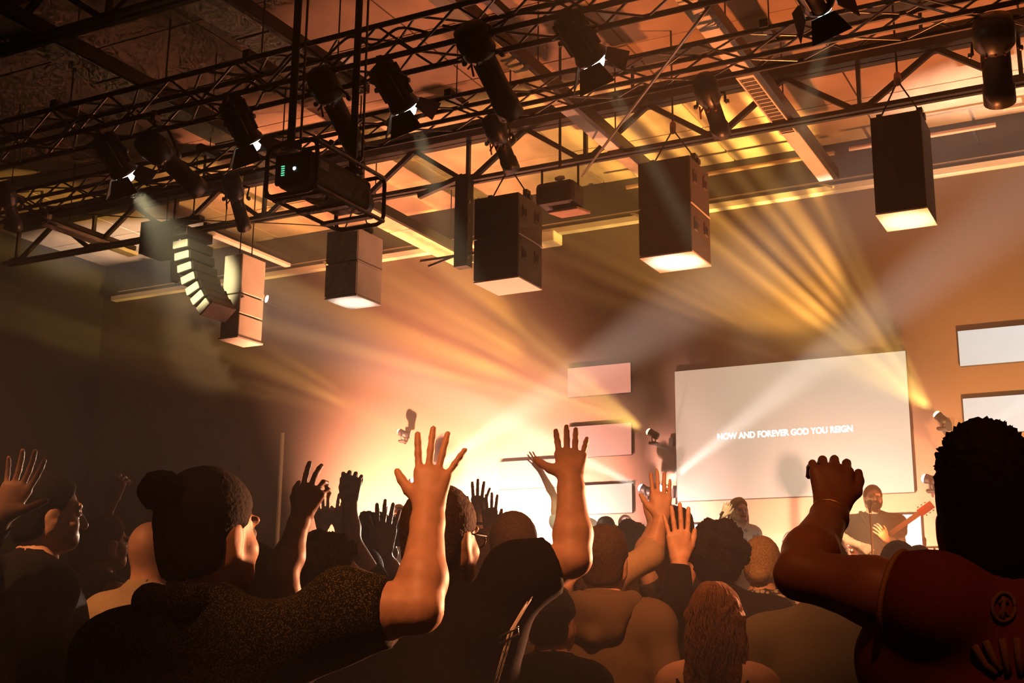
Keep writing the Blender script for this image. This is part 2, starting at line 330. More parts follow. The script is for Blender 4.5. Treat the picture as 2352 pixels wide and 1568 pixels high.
# ------------------------------------------------------------------ ceiling strips
def strip(xc, y0, y1, wdt, label, segs, m, lamp=None, rail=True, m2=None):
    e = empty('ceiling_strip', (xc, (y0+y1)/2, 6.5), label, 'light strip', 'long strips under the ceiling running to the stage')
    L = (y1-y0)/segs
    for i in range(segs):
        ya, yb = y0+L*i, y0+L*(i+1)
        if lamp and i in lamp:
            for s in (-1, 1): box('lamp_rim', (xc+s*wdt*.46, (ya+yb)/2, 6.52), (wdt*.09, L-.01, .07), M_white, e)
            for yy in (ya+.03, yb-.03): box('lamp_end', (xc, yy, 6.52), (wdt*.84, .05, .07), M_white, e)
            box('reflector', (xc, (ya+yb)/2, 6.572), (wdt*.84, L-.06, .012), M_white, e)
            n = 17
            for k in range(n):
                box('louvre_blade', (xc, ya+.07+(L-.14)*k/(n-1), 6.525), (wdt*.83, .012, .055), M_white, e)
            rod('tube_lamp', (xc, ya+.06, 6.552), (xc, yb-.06, 6.552), .013, M_white, e)
        else:
            bevel_box('cover_plate', (xc, (ya+yb)/2, 6.525), (wdt, L-.02, .05), m2 if (m2 and i % 2) else m, e, .006, seg=1)
    if rail:
        bar('side_rail', (xc+wdt*.5+.035, y0, 6.56), (xc+wdt*.5+.035, y1, 6.56), .05, .13, M_steel, e)
    bar('backbone', (xc, y0, 6.62), (xc, y1, 6.62), .06, .06, M_steel, e)
    k = y0+.4
    while k < y1:
        rod('hanger_rod', (xc, k, 6.6), (xc, k, CEIL_Z), .008, M_steel, e, 6); k += 1.9
    return e
strip(-3.09, 5.72, 13.6, .17, 'ceiling strip with a lit louvred lamp section, above the rightmost speakers', 5, M_white, lamp=(3,))
strip(-4.93, 5.6, 13.4, .15, 'pale ceiling strip crossing above the two black centre speakers', 5, M_olive, m2=M_white)
strip(-6.72, 4.8, 9.2, .38, 'broad olive ceiling strip above the projector', 3, M_olive)
strip(-8.57, 4.4, 14.7, .34, 'longest dark cable tray slanting from the top left corner past the projector to the wall', 6, M_olive)
strip(-10.95, 11.9, 13.7, .1, 'short bright strip between the slim white speaker and the white cabinet', 1, M_white, rail=False)
strip(-12.6, 10.7, 12.3, .18, 'short orange strip alone in the dark far left', 1, M_trim, rail=False)
# ------------------------------------------------------------------ roof girders
def girder(Y, xa, xb, label, zb=6.47, zt=6.98, first=-2.29, step=1.5):
    e = empty('roof_girder', ((xa+xb)/2, Y, zb), label, 'girder', 'steel roof girders')
    for k in (-1, 1):
        bar('bottom_chord', (xa, Y+.045*k, zb), (xb, Y+.045*k, zb), .05, .045, M_steel, e)
        bar('top_chord', (xa, Y+.06*k, zt+.09), (xb, Y+.06*k, zt+.09), .1, .2, M_steel, e)
    n0 = math.ceil((xa-first)/step); n1 = math.floor((xb-first)/step)
    for n in range(n0, n1+1):
        x = first+n*step
        bar('web_post', (x, Y, zb), (x, Y, zt), .04, .05, M_steel, e)
        for s in (-1, 1):
            if xa < x+s*step/2 < xb: bar('web_diagonal', (x+.04*s, Y, zb+.01), (x+s*step/2, Y, zt), .05, .055, M_steel, e)
        box('gusset_plate', (x, Y, zb+.02), (.28, .014, .12), M_steel, e)
    for n in range(6):
        x = xa+.6+(xb-xa-1.2)*n/5
        rod('hanger_rod', (x, Y, zt+.15), (x, Y, CEIL_Z), .02, M_steel, e, 6)
    return e
girder(11.7, -14.5, 2.0, 'black steel roof girder above the row of hanging speakers')
girder(6.9, -12.0, -1.0, 'black steel roof girder nearest the camera in the top left corner', first=-7.6)
# ------------------------------------------------------------------ lighting trusses
def truss(xa, xb, Y, za, zt, wd, label, bay=.36, cm=None):
    e = empty('lighting_truss', ((xa+xb)/2, Y, za), label, 'truss', 'lighting trusses')
    cm = cm or M_steel
    cs = [(Y-wd/2, za), (Y+wd/2, za), (Y-wd/2, zt), (Y+wd/2, zt)]
    for (y, z) in cs: rod('chord', (xa, y, z), (xb, y, z), .024, cm, e)
    n = int((xb-xa)/bay)
    for i in range(n):
        x0, x1 = xa+bay*i, xa+bay*(i+1)
        f = i % 2
        for a, b in ((0, 1), (2, 3), (0, 2), (1, 3)):
            p, q = (a, b) if f else (b, a)
            rod('brace', (x0, *cs[p]), (x1, *cs[q]), .011, M_alu, e, 6)
    for k in range(5):
        x = xa+.7+(xb-xa-1.4)*k/4
        rod('suspension_cable', (x, Y, zt), (x, Y, CEIL_Z), .006, M_steel, e, 6)
        box('hoist_clamp', (x, Y, zt+.03), (.07, wd+.1, .07), M_steel, e)
    return e
truss(-11.6, -1.2, 7.5, 5.75, 6.04, .3, 'lighting truss carrying the nearest row of stage lamps', cm=M_steel)
truss(-12.4, 1.2, 9.4, 6.08, 6.31, .25, 'farther lighting truss crossing the picture to the top right corner', bay=.42)
def sling_cable(pts, label, r=.012, m=None):
    P = [Vector(p) for p in pts]; out = []
    for i in range(len(P)-1):
        a, b, c, d = P[max(i-1, 0)], P[i], P[i+1], P[min(i+2, len(P)-1)]
        for k in range(6):
            t = k/6; out.append(.5*((2*b)+(c-a)*t+(2*a-5*b+4*c-d)*t*t+(3*b-3*c+d-a)*t**3))
    out.append(P[-1])
    return tag(tube('cable', out, r, m or M_cable, None, 6), label, 'cable')
M_cable = mat('black_rubber_cable', (.03, .028, .025), .35, 0, .2, 20)
def drape(xa, xb, lab, n=7, sag=.16, z=5.86, y=7.36):
    pts = []
    for i in range(n):
        t = i/(n-1); pts.append((xa+(xb-xa)*t, y+random.uniform(-.05, .05), z-(sag*(i % 2))+random.uniform(-.04, .05)))
    return sling_cable(pts, lab)
drape(-6.9, -5.4, 'black cable looping along the near truss above the projector', 7, .14)
drape(-6.4, -4.6, 'second black cable loosely looped along the near truss, right of the projector poles', 8, .1, 5.95, 7.3)
drape(-9.8, -7.6, 'black cable hanging along the dark left end of the near truss', 7, .12)
drape(-4.5, -2.9, 'black cable looping along the near truss by the top middle lamps', 6, .1)
sling_cable([at(1700, -80, Z=7.44), at(1640, 0, D=9.0), at(1490, 200, D=10.6), at(1336, 404, Y=11.62)], 'straight pale steel stay rod slanting down across the rig', .013, M_alu)
sling_cable([at(2090, -12, D=9.3), at(2230, 25, D=9.6), at(2420, 76, D=10.2)], 'thin cable crossing the top right corner', .01, M_alu)
sling_cable([at(40, 480, Y=10.3), at(330, 500, Y=10.8), at(660, 514, Y=11.3), at(800, 524, Y=11.65)], 'thin pale cable sagging across the left side below the rig', .007, M_alu)
# ------------------------------------------------------------------ truss lamps
M_can = mat('lamp_housing', (.035, .032, .028), .38, .2, .2, 14)
M_rib = mat('lamp_cooling_fins', (.20, .19, .16), .35, .5, .15, 14)
M_gel = mat('red_gel_clip', (.45, .09, .05), .5, 0, .1, 9)
def yoke_clamp(e, mid, d, top, r):
    side = d.cross(Vector((0, 0, 1))).normalized(); 
    for k in (-1, 1):
        p = mid+side*k*(r+.03)
        tube('yoke', [top+Vector((0, 0, -.10)), top+side*k*(r+.03)+Vector((0, 0, -.13)), p+Vector((0, 0, .04)), p], .012, M_steel, e, 6)
        lathe('tilt_knob', [(.012, 0), (.022, .01), (.022, .03), (.012, .035)], M_alu, e, p, side*k, 8)
    rod('clamp_stem', top+Vector((0, 0, -.11)), top, .016, M_alu, e, 6)
    box('hook_clamp', top+Vector((0, 0, -.01)), (.05, .07, .09), M_alu, e)
def fresnel(rear, front, label, truss_z, col, energy, angle, tgt=None, lens=9.0, q=1.0, emit=True):
    """short finned lamp with four barn doors and a glowing lens"""
    r0, f0 = Vector(rear), Vector(front); d = (f0-r0).normalized(); L = .40*q; c = (r0+f0)/2
    e = empty('barn_door_lamp', (c.x, c.y, truss_z), label, 'stage light', 'barn door lamps on the near truss')
    top = Vector((c.x-d.x*.05, 7.35, truss_z))
    yoke_clamp(e, c, d, top, .115*q)
    lathe('housing', [(.05*q, -L*.5), (.10*q, -L*.45), (.112*q, -L*.1), (.105*q, L*.3), (.125*q, L*.42), (.12*q, L*.5), (.10*q, L*.5)], M_can, e, c, d)
    side = d.cross(Vector((0, 0, 1))).normalized(); up = side.cross(d)
    for k in range(6):
        a = math.pi*2*k/6+.3; rd = side*math.cos(a)+up*math.sin(a)
        rod('cooling_fin', c+rd*.118*q-d*L*.4, c+rd*.118*q+d*L*.28, .013*q, M_rib, e, 6)
    lathe('lens', [(.001, L*.46), (.098*q, L*.46), (.09*q, L*.60), (.055*q, L*.70), (.001, L*.74)], lens_mat('truss_white', (.92, 1, .9), lens), e, c, d)  # glowing dome juts out to imitate glints on the lit barn doors
    fr = c+d*L*.5
    for k in range(4):
        a = math.pi/2*k+.25; rd = side*math.cos(a)+up*math.sin(a); tg = d.cross(rd)
        o = fr+rd*.12*q; n = (d*.8+rd*.6).normalized(); h = .17*q; w0, w1 = .085*q, .15*q
        th = rd.cross(tg)*.004
        P = [o-tg*w0, o+tg*w0, o+n*h+tg*w1, o+n*h-tg*w1]
        nn = n.cross(tg).normalized()*.004
        V = [p-nn-e.location for p in P]+[p+nn-e.location for p in P]
        mesh_obj('barn_door', V, [(0, 1, 2, 3), (7, 6, 5, 4), (0, 4, 5, 1), (1, 5, 6, 2), (2, 6, 7, 3), (3, 7, 4, 0)], M_black, e)
    if emit: spot('lamp_light', fr+d*.21, (Vector(tgt)-fr-d*.21) if tgt else d, energy, col, angle, .5, .06, e)
    return e
def profile_spot(rear, front, label, truss_z, r=.085, L=.62, gel=True):
    """long barrel spotlight with a bulky lamp house at its rear"""
    r0, f0 = Vector(rear), Vector(front); d = (f0-r0).normalized(); c = (r0+f0)/2
    e = empty('profile_spotlight', (r0.x, r0.y, truss_z), label, 'stage light', 'barrel spotlights on the trusses')
    top = Vector((r0.x+d.x*.1, 7.35 if truss_z < 5.9 else 9.525, truss_z))
    yoke_clamp(e, r0+d*.16, d, top, r*1.25)
    lathe('lamp_house', [(.03, -.14), (r*1.25, -.12), (r*1.5, -.02), (r*1.4, .10), (r*1.05, .15)], M_can, e, r0, d)
    lathe('barrel', [(r*.95, .12), (r, .16), (r, L*.75), (r*1.12, L*.77), (r*1.12, L), (r*.95, L)], M_can, e, r0, d)
    lathe('lens', [(.001, L-.03), (r*.94, L-.03), (.001, L-.01)], mat('dark_lens', (.03, .04, .05), .08), e, r0, d)
    side = d.cross(Vector((0, 0, 1))).normalized(); up = side.cross(d)
    for k in range(3): rod('shutter_lever', r0+d*.13+side*(k-1)*.05-up*.07, r0+d*.13+side*(k-1)*.07-up*.15, .008, M_gel if gel else M_alu, e, 6)
    rod('colour_clip', r0+d*.15-side*.1-up*.02, r0+d*.25-side*.11-up*.06, .009, M_gel, e, 6)
    return e
TW = (1, .86, .46)
TZ = 5.73
fresnel(at(240, 322, Y=7.40), at(278, 385, Y=7.62), 'barn door lamp farthest left, its pale beam falling through the haze', TZ, TW, 2400, 15, at(445, 640, Y=11.35))
profile_spot(at(352, 338, Y=7.35), at(425, 405, Y=7.75), 'barrel spotlight second from left on the near truss', TZ)
fresnel(at(530, 235, Y=7.40), at(570, 318, Y=7.62), 'barn door lamp with pale lit fins above the left end of the projector', TZ, TW, 250, 14, (-9.6, 13.2, 2.2))
profile_spot(at(745, 195, Y=7.35), at(800, 305, Y=7.75), 'barrel spotlight between the two projector poles', TZ)
fresnel(at(880, 160, Y=7.40), at(922, 232, Y=7.62), 'barn door lamp right of the projector poles, glowing pale beam below it', TZ, TW, 1300, 16, (-6.6, 13.3, 2.0))
profile_spot(at(1090, 95, Y=7.35), at(1150, 215, Y=7.75), 'large barrel spotlight in front of the pale ceiling strip', TZ, .095, .68)
fresnel(at(1305, 50, Y=7.40), at(1350, 120, Y=7.62), 'barn door lamp top middle with a blown-out white lens', TZ, TW, 3000, 7, (-2.7, 12.9, 2.2))
fresnel(at(1845, -55, Y=7.75), at(1872, -8, Y=7.98), 'barn door lamp cut by the top edge, right of the middle', TZ+.05, TW, 3000, 7, (-4.5, 12.8, 2.2))
profile_spot(at(1138, 296, Y=9.4), at(1172, 380, Y=9.8), 'barrel spotlight above the hanging post and left black speaker', 6.06, .075, .5)
profile_spot(at(1622, 205, Y=9.4), at(1652, 292, Y=9.75), 'barrel spotlight left of the louvred ceiling lamp', 6.06, .075, .5)
profile_spot(at(2282, 75, Y=9.4), at(2292, 182, Y=9.7), 'barrel spotlight near the right edge above the rightmost speaker', 6.06, .11, .6)
profile_spot(at(15, 445, Y=8.9), at(30, 500, Y=9.1), 'lamp lost in the dark at the left edge', 6.06, .07, .45)
profile_spot(at(535, 428, Y=9.4), at(560, 520, Y=9.8), 'dark spotlight silhouetted against the orange ceiling left of the projector', 6.06, .07, .55)
# ------------------------------------------------------------------ hanging speakers
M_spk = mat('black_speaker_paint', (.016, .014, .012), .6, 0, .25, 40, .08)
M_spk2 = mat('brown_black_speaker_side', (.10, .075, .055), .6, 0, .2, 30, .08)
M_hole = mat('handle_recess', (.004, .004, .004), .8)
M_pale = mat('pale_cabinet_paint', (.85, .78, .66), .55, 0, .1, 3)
M_sbot = mat('lit_underside_white', (.86, .82, .76), .5, 0, .04, 3)  # near-white colour stands in for strong light on the speaker undersides
def cabinet_stack(xa, xb, ya, yb, z0, z1, label, front=M_spk, sidem=M_spk2, base=M_sbot, handles=True, n=2):
    cx, cyy = (xa+xb)/2, (ya+yb)/2
    e = empty('hanging_speaker', (cx, cyy, z0), label, 'speaker', 'speaker cabinets hung in a row')
    h = (z1-z0)/n
    for k in range(n):
        za = z0+h*k
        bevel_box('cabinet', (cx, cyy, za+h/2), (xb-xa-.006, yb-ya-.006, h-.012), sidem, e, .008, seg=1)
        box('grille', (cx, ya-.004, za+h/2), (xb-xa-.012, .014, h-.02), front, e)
        if handles:
            for (yy, zz) in ((ya+(yb-ya)*.22, za+h*.60), (ya+(yb-ya)*.74, za+h*.66)):
                hp = bevel_box('handle_plate', (xb, yy, zz), (.016, .10, .13), sidem, e, .006, seg=1)
                for s in (-1, 1): box('handle_slot', (xb+.008, yy+s*.022, zz-.01), (.006, .03, .075), M_hole, e)
        if k: box('joint_strip', (xb-.001, cyy, za), (.01, yb-ya, .012), M_trim, e)
    box('lit_underside', (cx, cyy, z0-.008), (xb-xa, yb-ya, .016), base, e)
    box('rigging_frame', (cx, cyy, z1+.03), (xb-xa, .07, .05), M_steel, e)
    for s in (-1, 1):
        box('rigging_lug', (cx+s*(xb-xa)*.4, cyy, z1+.06), (.05, .09, .1), M_steel, e)
        rod('rigging_chain', (cx+s*(xb-xa)*.4, cyy, z1+.08), (cx, cyy, z1+.42), .008, M_steel, e, 6)
    rod('suspension_cable', (cx, cyy, z1+.4), (cx, cyy, CEIL_Z), .01, M_steel, e, 6)
    lathe('shackle', [(.01, -.07), (.03, -.05), (.035, 0), (.03, .05), (.01, .07)], M_cond, e, (cx, cyy, z1+.44), (0, 0, 1), 8)
    return e
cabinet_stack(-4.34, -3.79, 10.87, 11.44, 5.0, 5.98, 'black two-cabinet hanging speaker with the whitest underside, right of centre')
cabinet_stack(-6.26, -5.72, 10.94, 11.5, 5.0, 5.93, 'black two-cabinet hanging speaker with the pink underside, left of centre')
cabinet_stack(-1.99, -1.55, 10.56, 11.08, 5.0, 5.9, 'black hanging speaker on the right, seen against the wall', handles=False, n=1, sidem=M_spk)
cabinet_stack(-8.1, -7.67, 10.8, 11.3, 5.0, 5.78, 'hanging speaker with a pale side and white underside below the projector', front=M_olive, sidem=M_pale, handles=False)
# slim white column speaker
e = empty('column_speaker', (-10.26, 11.9, 4.95), 'slim pale column speaker next to the curved speaker line', 'speaker')
for k, (za, zb) in enumerate(((4.97, 5.26), (5.27, 5.53), (5.54, 6.06))):
    bevel_box('cabinet', (-10.26, 11.95, (za+zb)/2), (.30, .46, zb-za-.008), M_pale, e, .008, seg=1)
box('lit_underside', (-10.26, 11.95, 4.955), (.32, .5, .02), M_sbot, e)
for k in (-1, 1): rod('suspension_cable', (-10.26+.1*k, 11.95, 6.05), (-10.26+.1*k, 11.95, CEIL_Z), .008, M_steel, e, 6)
lathe('safety_ring', [(.012, -.02), (.03, 0), (.012, .02)], M_alu, e, (-10.1, 11.75, 5.48), (1, 0, 0), 8)
# curved line array
e = empty('line_array', (-10.8, 11.3, 5.1), 'curved line of wedge-shaped speakers with pale ribbed fronts', 'speaker')
pts = [at(x, y, Y=11.35) for x, y in ((427, 546), (428, 575), (431, 602), (437, 630), (445, 657), (456, 683), (468, 706), (482, 727))]
for i, p in enumerate(pts):
    a = -math.radians((0, 2, 5, 9, 16, 24, 33, 40)[i])
    q = Quaternion((0, 1, 0), a)
    bevel_box('wedge_cabinet', p+q @ Vector((.13, 0, 0)), (.24, .46, .118), M_spk, e, .01, q, 1)
    bevel_box('wedge_front', p+q @ Vector((.115, -.235, 0)), (.24-.008*i, .03, .096), M_pale, e, .006, q, 1)
box('rear_frame', (-11.22, 11.35, 6.27), (.26, .4, .42), M_steel, e)
bar('top_frame', (-11.3, 11.35, 6.47), (-10.5, 11.35, 6.47), .1, .07, M_steel, e)
for k in (0, 1): rod('suspension_cable', (-11.1+.45*k, 11.35, 6.48), (-11.1+.45*k, 11.35, CEIL_Z), .01, M_steel, e, 6)
bar('spine', (-11.02, 11.42, 6.45), (-10.95, 11.42, 5.7), .1, .06, M_steel, e)
# pink tube beside the column speaker
e = empty('wall_tube_lamp', (-11.6, WALL_Y, 5.7), 'pink-lit tube with an arm on the wall behind the slim speaker', 'lamp')
a_, b_ = at(545, 666, Y=14.4), at(612, 686, Y=14.6)
rod('tube_body', a_, b_, .055, mat('pink_tube', (.75, .42, .34), .35), e, 12)
for p in (a_, b_): lathe('end_cap', [(.03, -.02), (.062, -.012), (.062, .012), (.03, .02)], M_trim, e, p, b_-a_, 12)
rod('arm', (a_+b_)/2, Vector((((a_+b_)/2).x+.1, WALL_Y-.01, ((a_+b_)/2).z-.1)), .025, M_steel, e)
# hanging post by the left black speaker
e = empty('hanging_post', (-6.78, 11.6, 6.5), 'dark square post hanging from the girder beside the left black speaker', 'post')
box('post_tube', (-6.78, 11.6, 5.95), (.17, .13, 1.1), M_black, e)
for k in range(5): box('bolt_head', (-6.69, 11.56, 5.5+.22*k), (.02, .03, .03), M_alu, e)
bar('cross_arm', (-7.35, 11.6, 5.55), (-6.5, 11.6, 5.55), .03, .03, M_alu, e)
bar('strut', (-7.4, 11.6, 6.35), (-6.8, 11.6, 6.5), .06, .06, M_steel, e)
bar('strut', (-7.15, 11.45, 5.42), (-6.7, 11.65, 5.62), .025, .025, M_alu, e)
# hanging flood lamp between the black speakers
e = empty('flood_lamp', (-5.25, 11.0, 6.2), 'black box flood lamp in a square yoke between the two black speakers', 'stage light')
bevel_box('housing', (-5.27, 11.0, 5.82), (.44, .34, .26), M_black, e, .06)
bevel_box('lower_plate', (-5.2, 11.08, 5.66), (.34, .34, .03), M_cond, e, .006, Quaternion((1, 0, 0), .15), 1)
for s in (-1, 1): rod('yoke_arm', (-5.27+.21*s, 11.0, 5.82), (-5.27+.21*s, 11.0, 6.14), .013, M_steel, e)
rod('yoke_bar', (-5.49, 11.0, 6.14), (-5.05, 11.0, 6.14), .013, M_steel, e)
rod('drop_pipe', (-5.27, 11.0, 6.14), (-5.27, 11.0, CEIL_Z), .016, M_steel, e)
lathe('handle', [(.02, -.05), (.03, 0), (.02, .05)], M_trim, e, (-5.2, 10.85, 5.96), (1, 0, 0), 8)
# ------------------------------------------------------------------ projector
e = empty('projector', (-4.3, 5.9, 3.95), 'large projector in a tubular cage hung from two black poles', 'projector')
M_pj = mat('projector_shell', (.20, .15, .10), .45, .1, .15, 12)
pa, pb = at(618, 440, D=7.3), at(732, 408, D=7.3)
px0, px1 = pa.x, pb.x; py0 = (pa.y+pb.y)/2; pz0 = (pa.z+pb.z)/2; pz1 = pz0+.20; pl = .62
cxp, cyp = (px0+px1)/2, py0+pl/2
bevel_box('projector_body', (cxp, cyp, (pz0+pz1)/2), (px1-px0, pl, pz1-pz0), M_pj, e, .03, seg=3)
bevel_box('rear_panel', (cxp, py0-.012, (pz0+pz1)/2), (px1-px0-.01, .03, pz1-pz0-.01), M_black, e, .012)
vt = box('vent_label', (px1+.004, py0+.1, pz1-.07), (.008, .09, .05), M_trim, e)
M_led = mat('green_indicator', (.02, .1, .05), .4, emit=(.15, .8, .4), estr=1.2); M_led2 = mat('blue_white_indicator', (.1, .1, .1), .4, emit=(.6, .9, 1), estr=3.0)
for k in range(5): box('green_indicator', (px0+.07, py0-.03, pz0+.06+.014*k), (.022, .006, .005), M_led, e)
lathe('white_indicator', [(.001, 0), (.012, 0), (.008, .006), (.001, .008)], M_led2, e, (cxp+.02, py0-.028, pz0+.09), (0, -1, 0), 10)
mg = .05
def ring(y):
    xa, xb, za, zb, r = px0-mg, px1+mg, pz0-mg*1.3, pz1+mg, .05
    return [Vector((xa+r, y, zb)), Vector((xb-r, y, zb)), Vector((xb-r*.3, y, zb-r*.3)), Vector((xb, y, zb-r)), Vector((xb, y, za+r)), Vector((xb-r*.3, y, za+r*.3)), Vector((xb-r, y, za)),
            Vector((xa+r, y, za)), Vector((xa+r*.3, y, za+r*.3)), Vector((xa, y, za+r)), Vector((xa, y, zb-r)), Vector((xa+r*.3, y, zb-r*.3))]
for y in (py0-.03, py0+pl+.06): tube('cage_hoop', ring(y), .014, M_steel, e, 8, True)
for (x, z) in ((px0-mg, pz0-mg), (px1+mg, pz0-mg), (px0-mg, pz1+mg*.7), (px1+mg, pz1+mg*.7)):
    rod('cage_rail', (x, py0-.03, z), (x, py0+pl+.06, z), .014, M_alu if x > cxp else M_steel, e)
for k in range(3): bar('cage_slat', (px0-mg, py0+.06+.24*k, pz0-mg*1.2), (px1+mg, py0+.06+.24*k, pz0-mg*1.2), .05, .02, M_steel, e)
lathe('lens_barrel', [(.07, 0), (.08, .05), (.07, .12)], M_black, e, (cxp, py0+pl, (pz0+pz1)/2), (0, 1, 0))
for (px_, yy) in ((668, py0+.05), (812, py0+pl-.05)):
    p = at(px_, 335, Y=yy)
    xx = min(max(p.x, px0-.03), px1+.03)
    rod('hanging_pole', (xx, yy, pz1+mg), (xx, yy, CEIL_Z), .024, M_black, e)
    lathe('pole_flange', [(.03, 0), (.07, .01), (.06, .04), (.03, .05)], M_black, e, (xx, yy, pz1+mg), (0, 0, 1), 12)
    rod('pole_conduit', (xx+.05, yy+.03, pz1+mg), (xx+.05, yy+.03, CEIL_Z), .008, M_cond, e, 6)
for k in range(2): lathe('cage_eye', [(.008, -.02), (.02, 0), (.008, .02)], M_alu, e, (px1+mg, py0+.1+.3*k, pz1+mg+.02), (1, 0, 0), 8)
# vertical seam post on the left part of the stage wall
tag(box('trim_2', (at(641, 1100, Y=14.93).x, 14.96, 2.2), (.03, .06, 4.2), M_olive), 'thin upright pale edge strip on the wall left of the raised hands', 'trim', kind='structure')
# ------------------------------------------------------------------ people: bodies grown as one smooth surface from bones with radii
class Field:
    def __init__(s): s.p = []
    def cap(s, a, b, ra, rb, k=.02, m=0, cut=None, flat=None, sub=False):
        s.p.append(('c', np.array(a, float), np.array(b, float), ra, rb, k, m, cut, flat, sub)); return s
    def ell(s, c, r, k=.02, m=0, R=None, sub=False):
        s.p.append(('e', np.array(c, float), np.array(r, float), R, 0, k, m, None, None, sub)); return s
    def plane(s, c, n, m=0, k=.01):                  # keep what lies behind the plane
        s.p.append(('p', np.array(c, float), np.array(n, float)/np.linalg.norm(n), 0, 0, k, m, None, None, True)); return s
    @staticmethod
    def dist(q, P):
        t = q[0]
        if t == 'c':
            a, b = q[1], q[2]; d = b-a; L2 = max(d @ d, 1e-9)
            v = P-a; h = np.clip((v @ d)/L2, 0, 1)
            w_ = v-h[..., None]*d
            if q[8] is not None:                      # flattened cross-section: (axis, factor)
                ax = np.array(q[8][0]); w_ = w_+((w_ @ ax)*(q[8][1]-1))[..., None]*ax
            r = np.sqrt((w_*w_).sum(-1))-(q[3]+(q[4]-q[3])*h)
            if q[7]:
                u = d/math.sqrt(L2); r = np.maximum(r, (P-b) @ u)
            return r
        if t == 'e':
            v = P-q[1]
            if q[3] is not None: v = v @ q[3]
            k0 = np.sqrt(((v/q[2])**2).sum(-1)); k1 = np.sqrt(((v/q[2]**2)**2).sum(-1))+1e-9
            return k0*(k0-1)/k1
        return (P-q[1]) @ q[2]
    def bounds(s, q):
        if q[0] == 'c':
            r = max(q[3], q[4]); 
            if q[8] is not None: r = r/min(1, q[8][1])
            return np.minimum(q[1], q[2])-r, np.maximum(q[1], q[2])+r
        if q[0] == 'e': r = max(q[2]); return q[1]-r, q[1]+r
        return np.full(3, -9.), np.full(3, 9.)
    def mesh(s, h=.016, fine=(), name='body', mats=(), disp=None):
        B = [s.bounds(q) for q in s.p if not q[9]]
        lo = np.min([b[0] for b in B], 0)-3*h; hi = np.max([b[1] for b in B], 0)+3*h
        ax = []
        for i in range(3):
            xs = [lo[i]]
            iv = [(f[0][i], f[1][i], f[2]) for f in fine]
            while xs[-1] < hi[i]:
                st = h
                for a, b, hf in iv:
                    if a-h < xs[-1] < b: st = min(st, hf if xs[-1] >= a-hf else max(hf, min(h, a-xs[-1])))
                xs.append(xs[-1]+st)
            ax.append(np.array(xs))
        n = [len(a) for a in ax]
        F = np.full(n, .2, np.float32)
        for q in s.p:
            b0, b1 = s.bounds(q); mg = q[5]+2*h
            sl = tuple(slice(max(np.searchsorted(ax[i], b0[i]-mg)-1, 0), np.searchsorted(ax[i], b1[i]+mg)+1) for i in range(3))
            g = np.stack(np.meshgrid(ax[0][sl[0]], ax[1][sl[1]], ax[2][sl[2]], indexing='ij'), -1)
            if g.size == 0: continue
            d = s.dist(q, g); f = F[sl]; k = q[5]
            if q[9]:
                if q[0] != 'p': d = -d
                hh = np.clip(.5-.5*(f-d)/k, 0, 1); F[sl] = f*(1-hh)+d*hh+k*hh*(1-hh)
            else:
                hh = np.clip(.5+.5*(f-d)/k, 0, 1); F[sl] = f*(1-hh)+d*hh-k*hh*(1-hh)
        S = F < 0
        # surface nets
        nx, ny, nz = n
        cells = np.zeros((nx-1, ny-1, nz-1), np.int8)
        for dx in (0, 1):
            for dy in (0, 1):
                for dz in (0, 1): cells += S[dx:nx-1+dx, dy:ny-1+dy, dz:nz-1+dz]
        act = (cells > 0) & (cells < 8)
        I = np.argwhere(act); idx = np.full(act.shape, -1, np.int64); idx[act] = np.arange(len(I))
        acc = np.zeros((len(I), 3)); cnt = np.zeros(len(I))
        A = [np.asarray(a) for a in ax]
        cor = [(0, 0, 0), (1, 0, 0), (0, 1, 0), (1, 1, 0), (0, 0, 1), (1, 0, 1), (0, 1, 1), (1, 1, 1)]
        for a in range(8):
            for b in range(a+1, 8):
                dd = [abs(cor[a][i]-cor[b][i]) for i in range(3)]
                if sum(dd) != 1: continue
                ia = I+cor[a]; ib = I+cor[b]
                fa = F[ia[:, 0], ia[:, 1], ia[:, 2]]; fb = F[ib[:, 0], ib[:, 1], ib[:, 2]]
                c = (fa < 0) != (fb < 0); t = np.where(c, fa/(fa-fb+1e-12), 0)
                pa = np.stack([A[i][ia[:, i]] for i in range(3)], 1); pb = np.stack([A[i][ib[:, i]] for i in range(3)], 1)
                acc += np.where(c[:, None], pa+(pb-pa)*t[:, None], 0); cnt += c
        V = acc/np.maximum(cnt, 1)[:, None]
        Q = []
        for i in range(3):
            j, k = (i+1) % 3, (i+2) % 3
            s0 = [slice(None)]*3; s1 = [slice(None)]*3; s0[i] = slice(0, -1); s1[i] = slice(1, None)
            X = S[tuple(s0)] != S[tuple(s1)]; inside = S[tuple(s0)]
            E = np.argwhere(X)
            E = E[(E[:, j] > 0) & (E[:, k] > 0) & (E[:, j] < n[j]-1) & (E[:, k] < n[k]-1)]
            ins = inside[E[:, 0], E[:, 1], E[:, 2]]
            def cid(oj, ok):
                e_ = E.copy(); e_[:, j] -= oj; e_[:, k] -= ok
                return idx[e_[:, 0], e_[:, 1], e_[:, 2]]
            q4 = np.stack([cid(1, 1), cid(0, 1), cid(0, 0), cid(1, 0)], 1)
            q4[~ins] = q4[~ins][:, ::-1]; Q.append(q4)
        Q = np.concatenate(Q); Q = Q[(Q >= 0).all(1)]
        if disp is not None:
            N = np.zeros_like(V); fn = np.cross(V[Q[:, 2]]-V[Q[:, 0]], V[Q[:, 3]]-V[Q[:, 1]])
            for c in range(4): np.add.at(N, Q[:, c], fn)
            N /= np.linalg.norm(N, axis=1)[:, None]+1e-12
            V = V+N*disp(V)[:, None]
        me = bpy.data.meshes.new(name)
        me.vertices.add(len(V)); me.vertices.foreach_set('co', V.astype(np.float32).ravel())
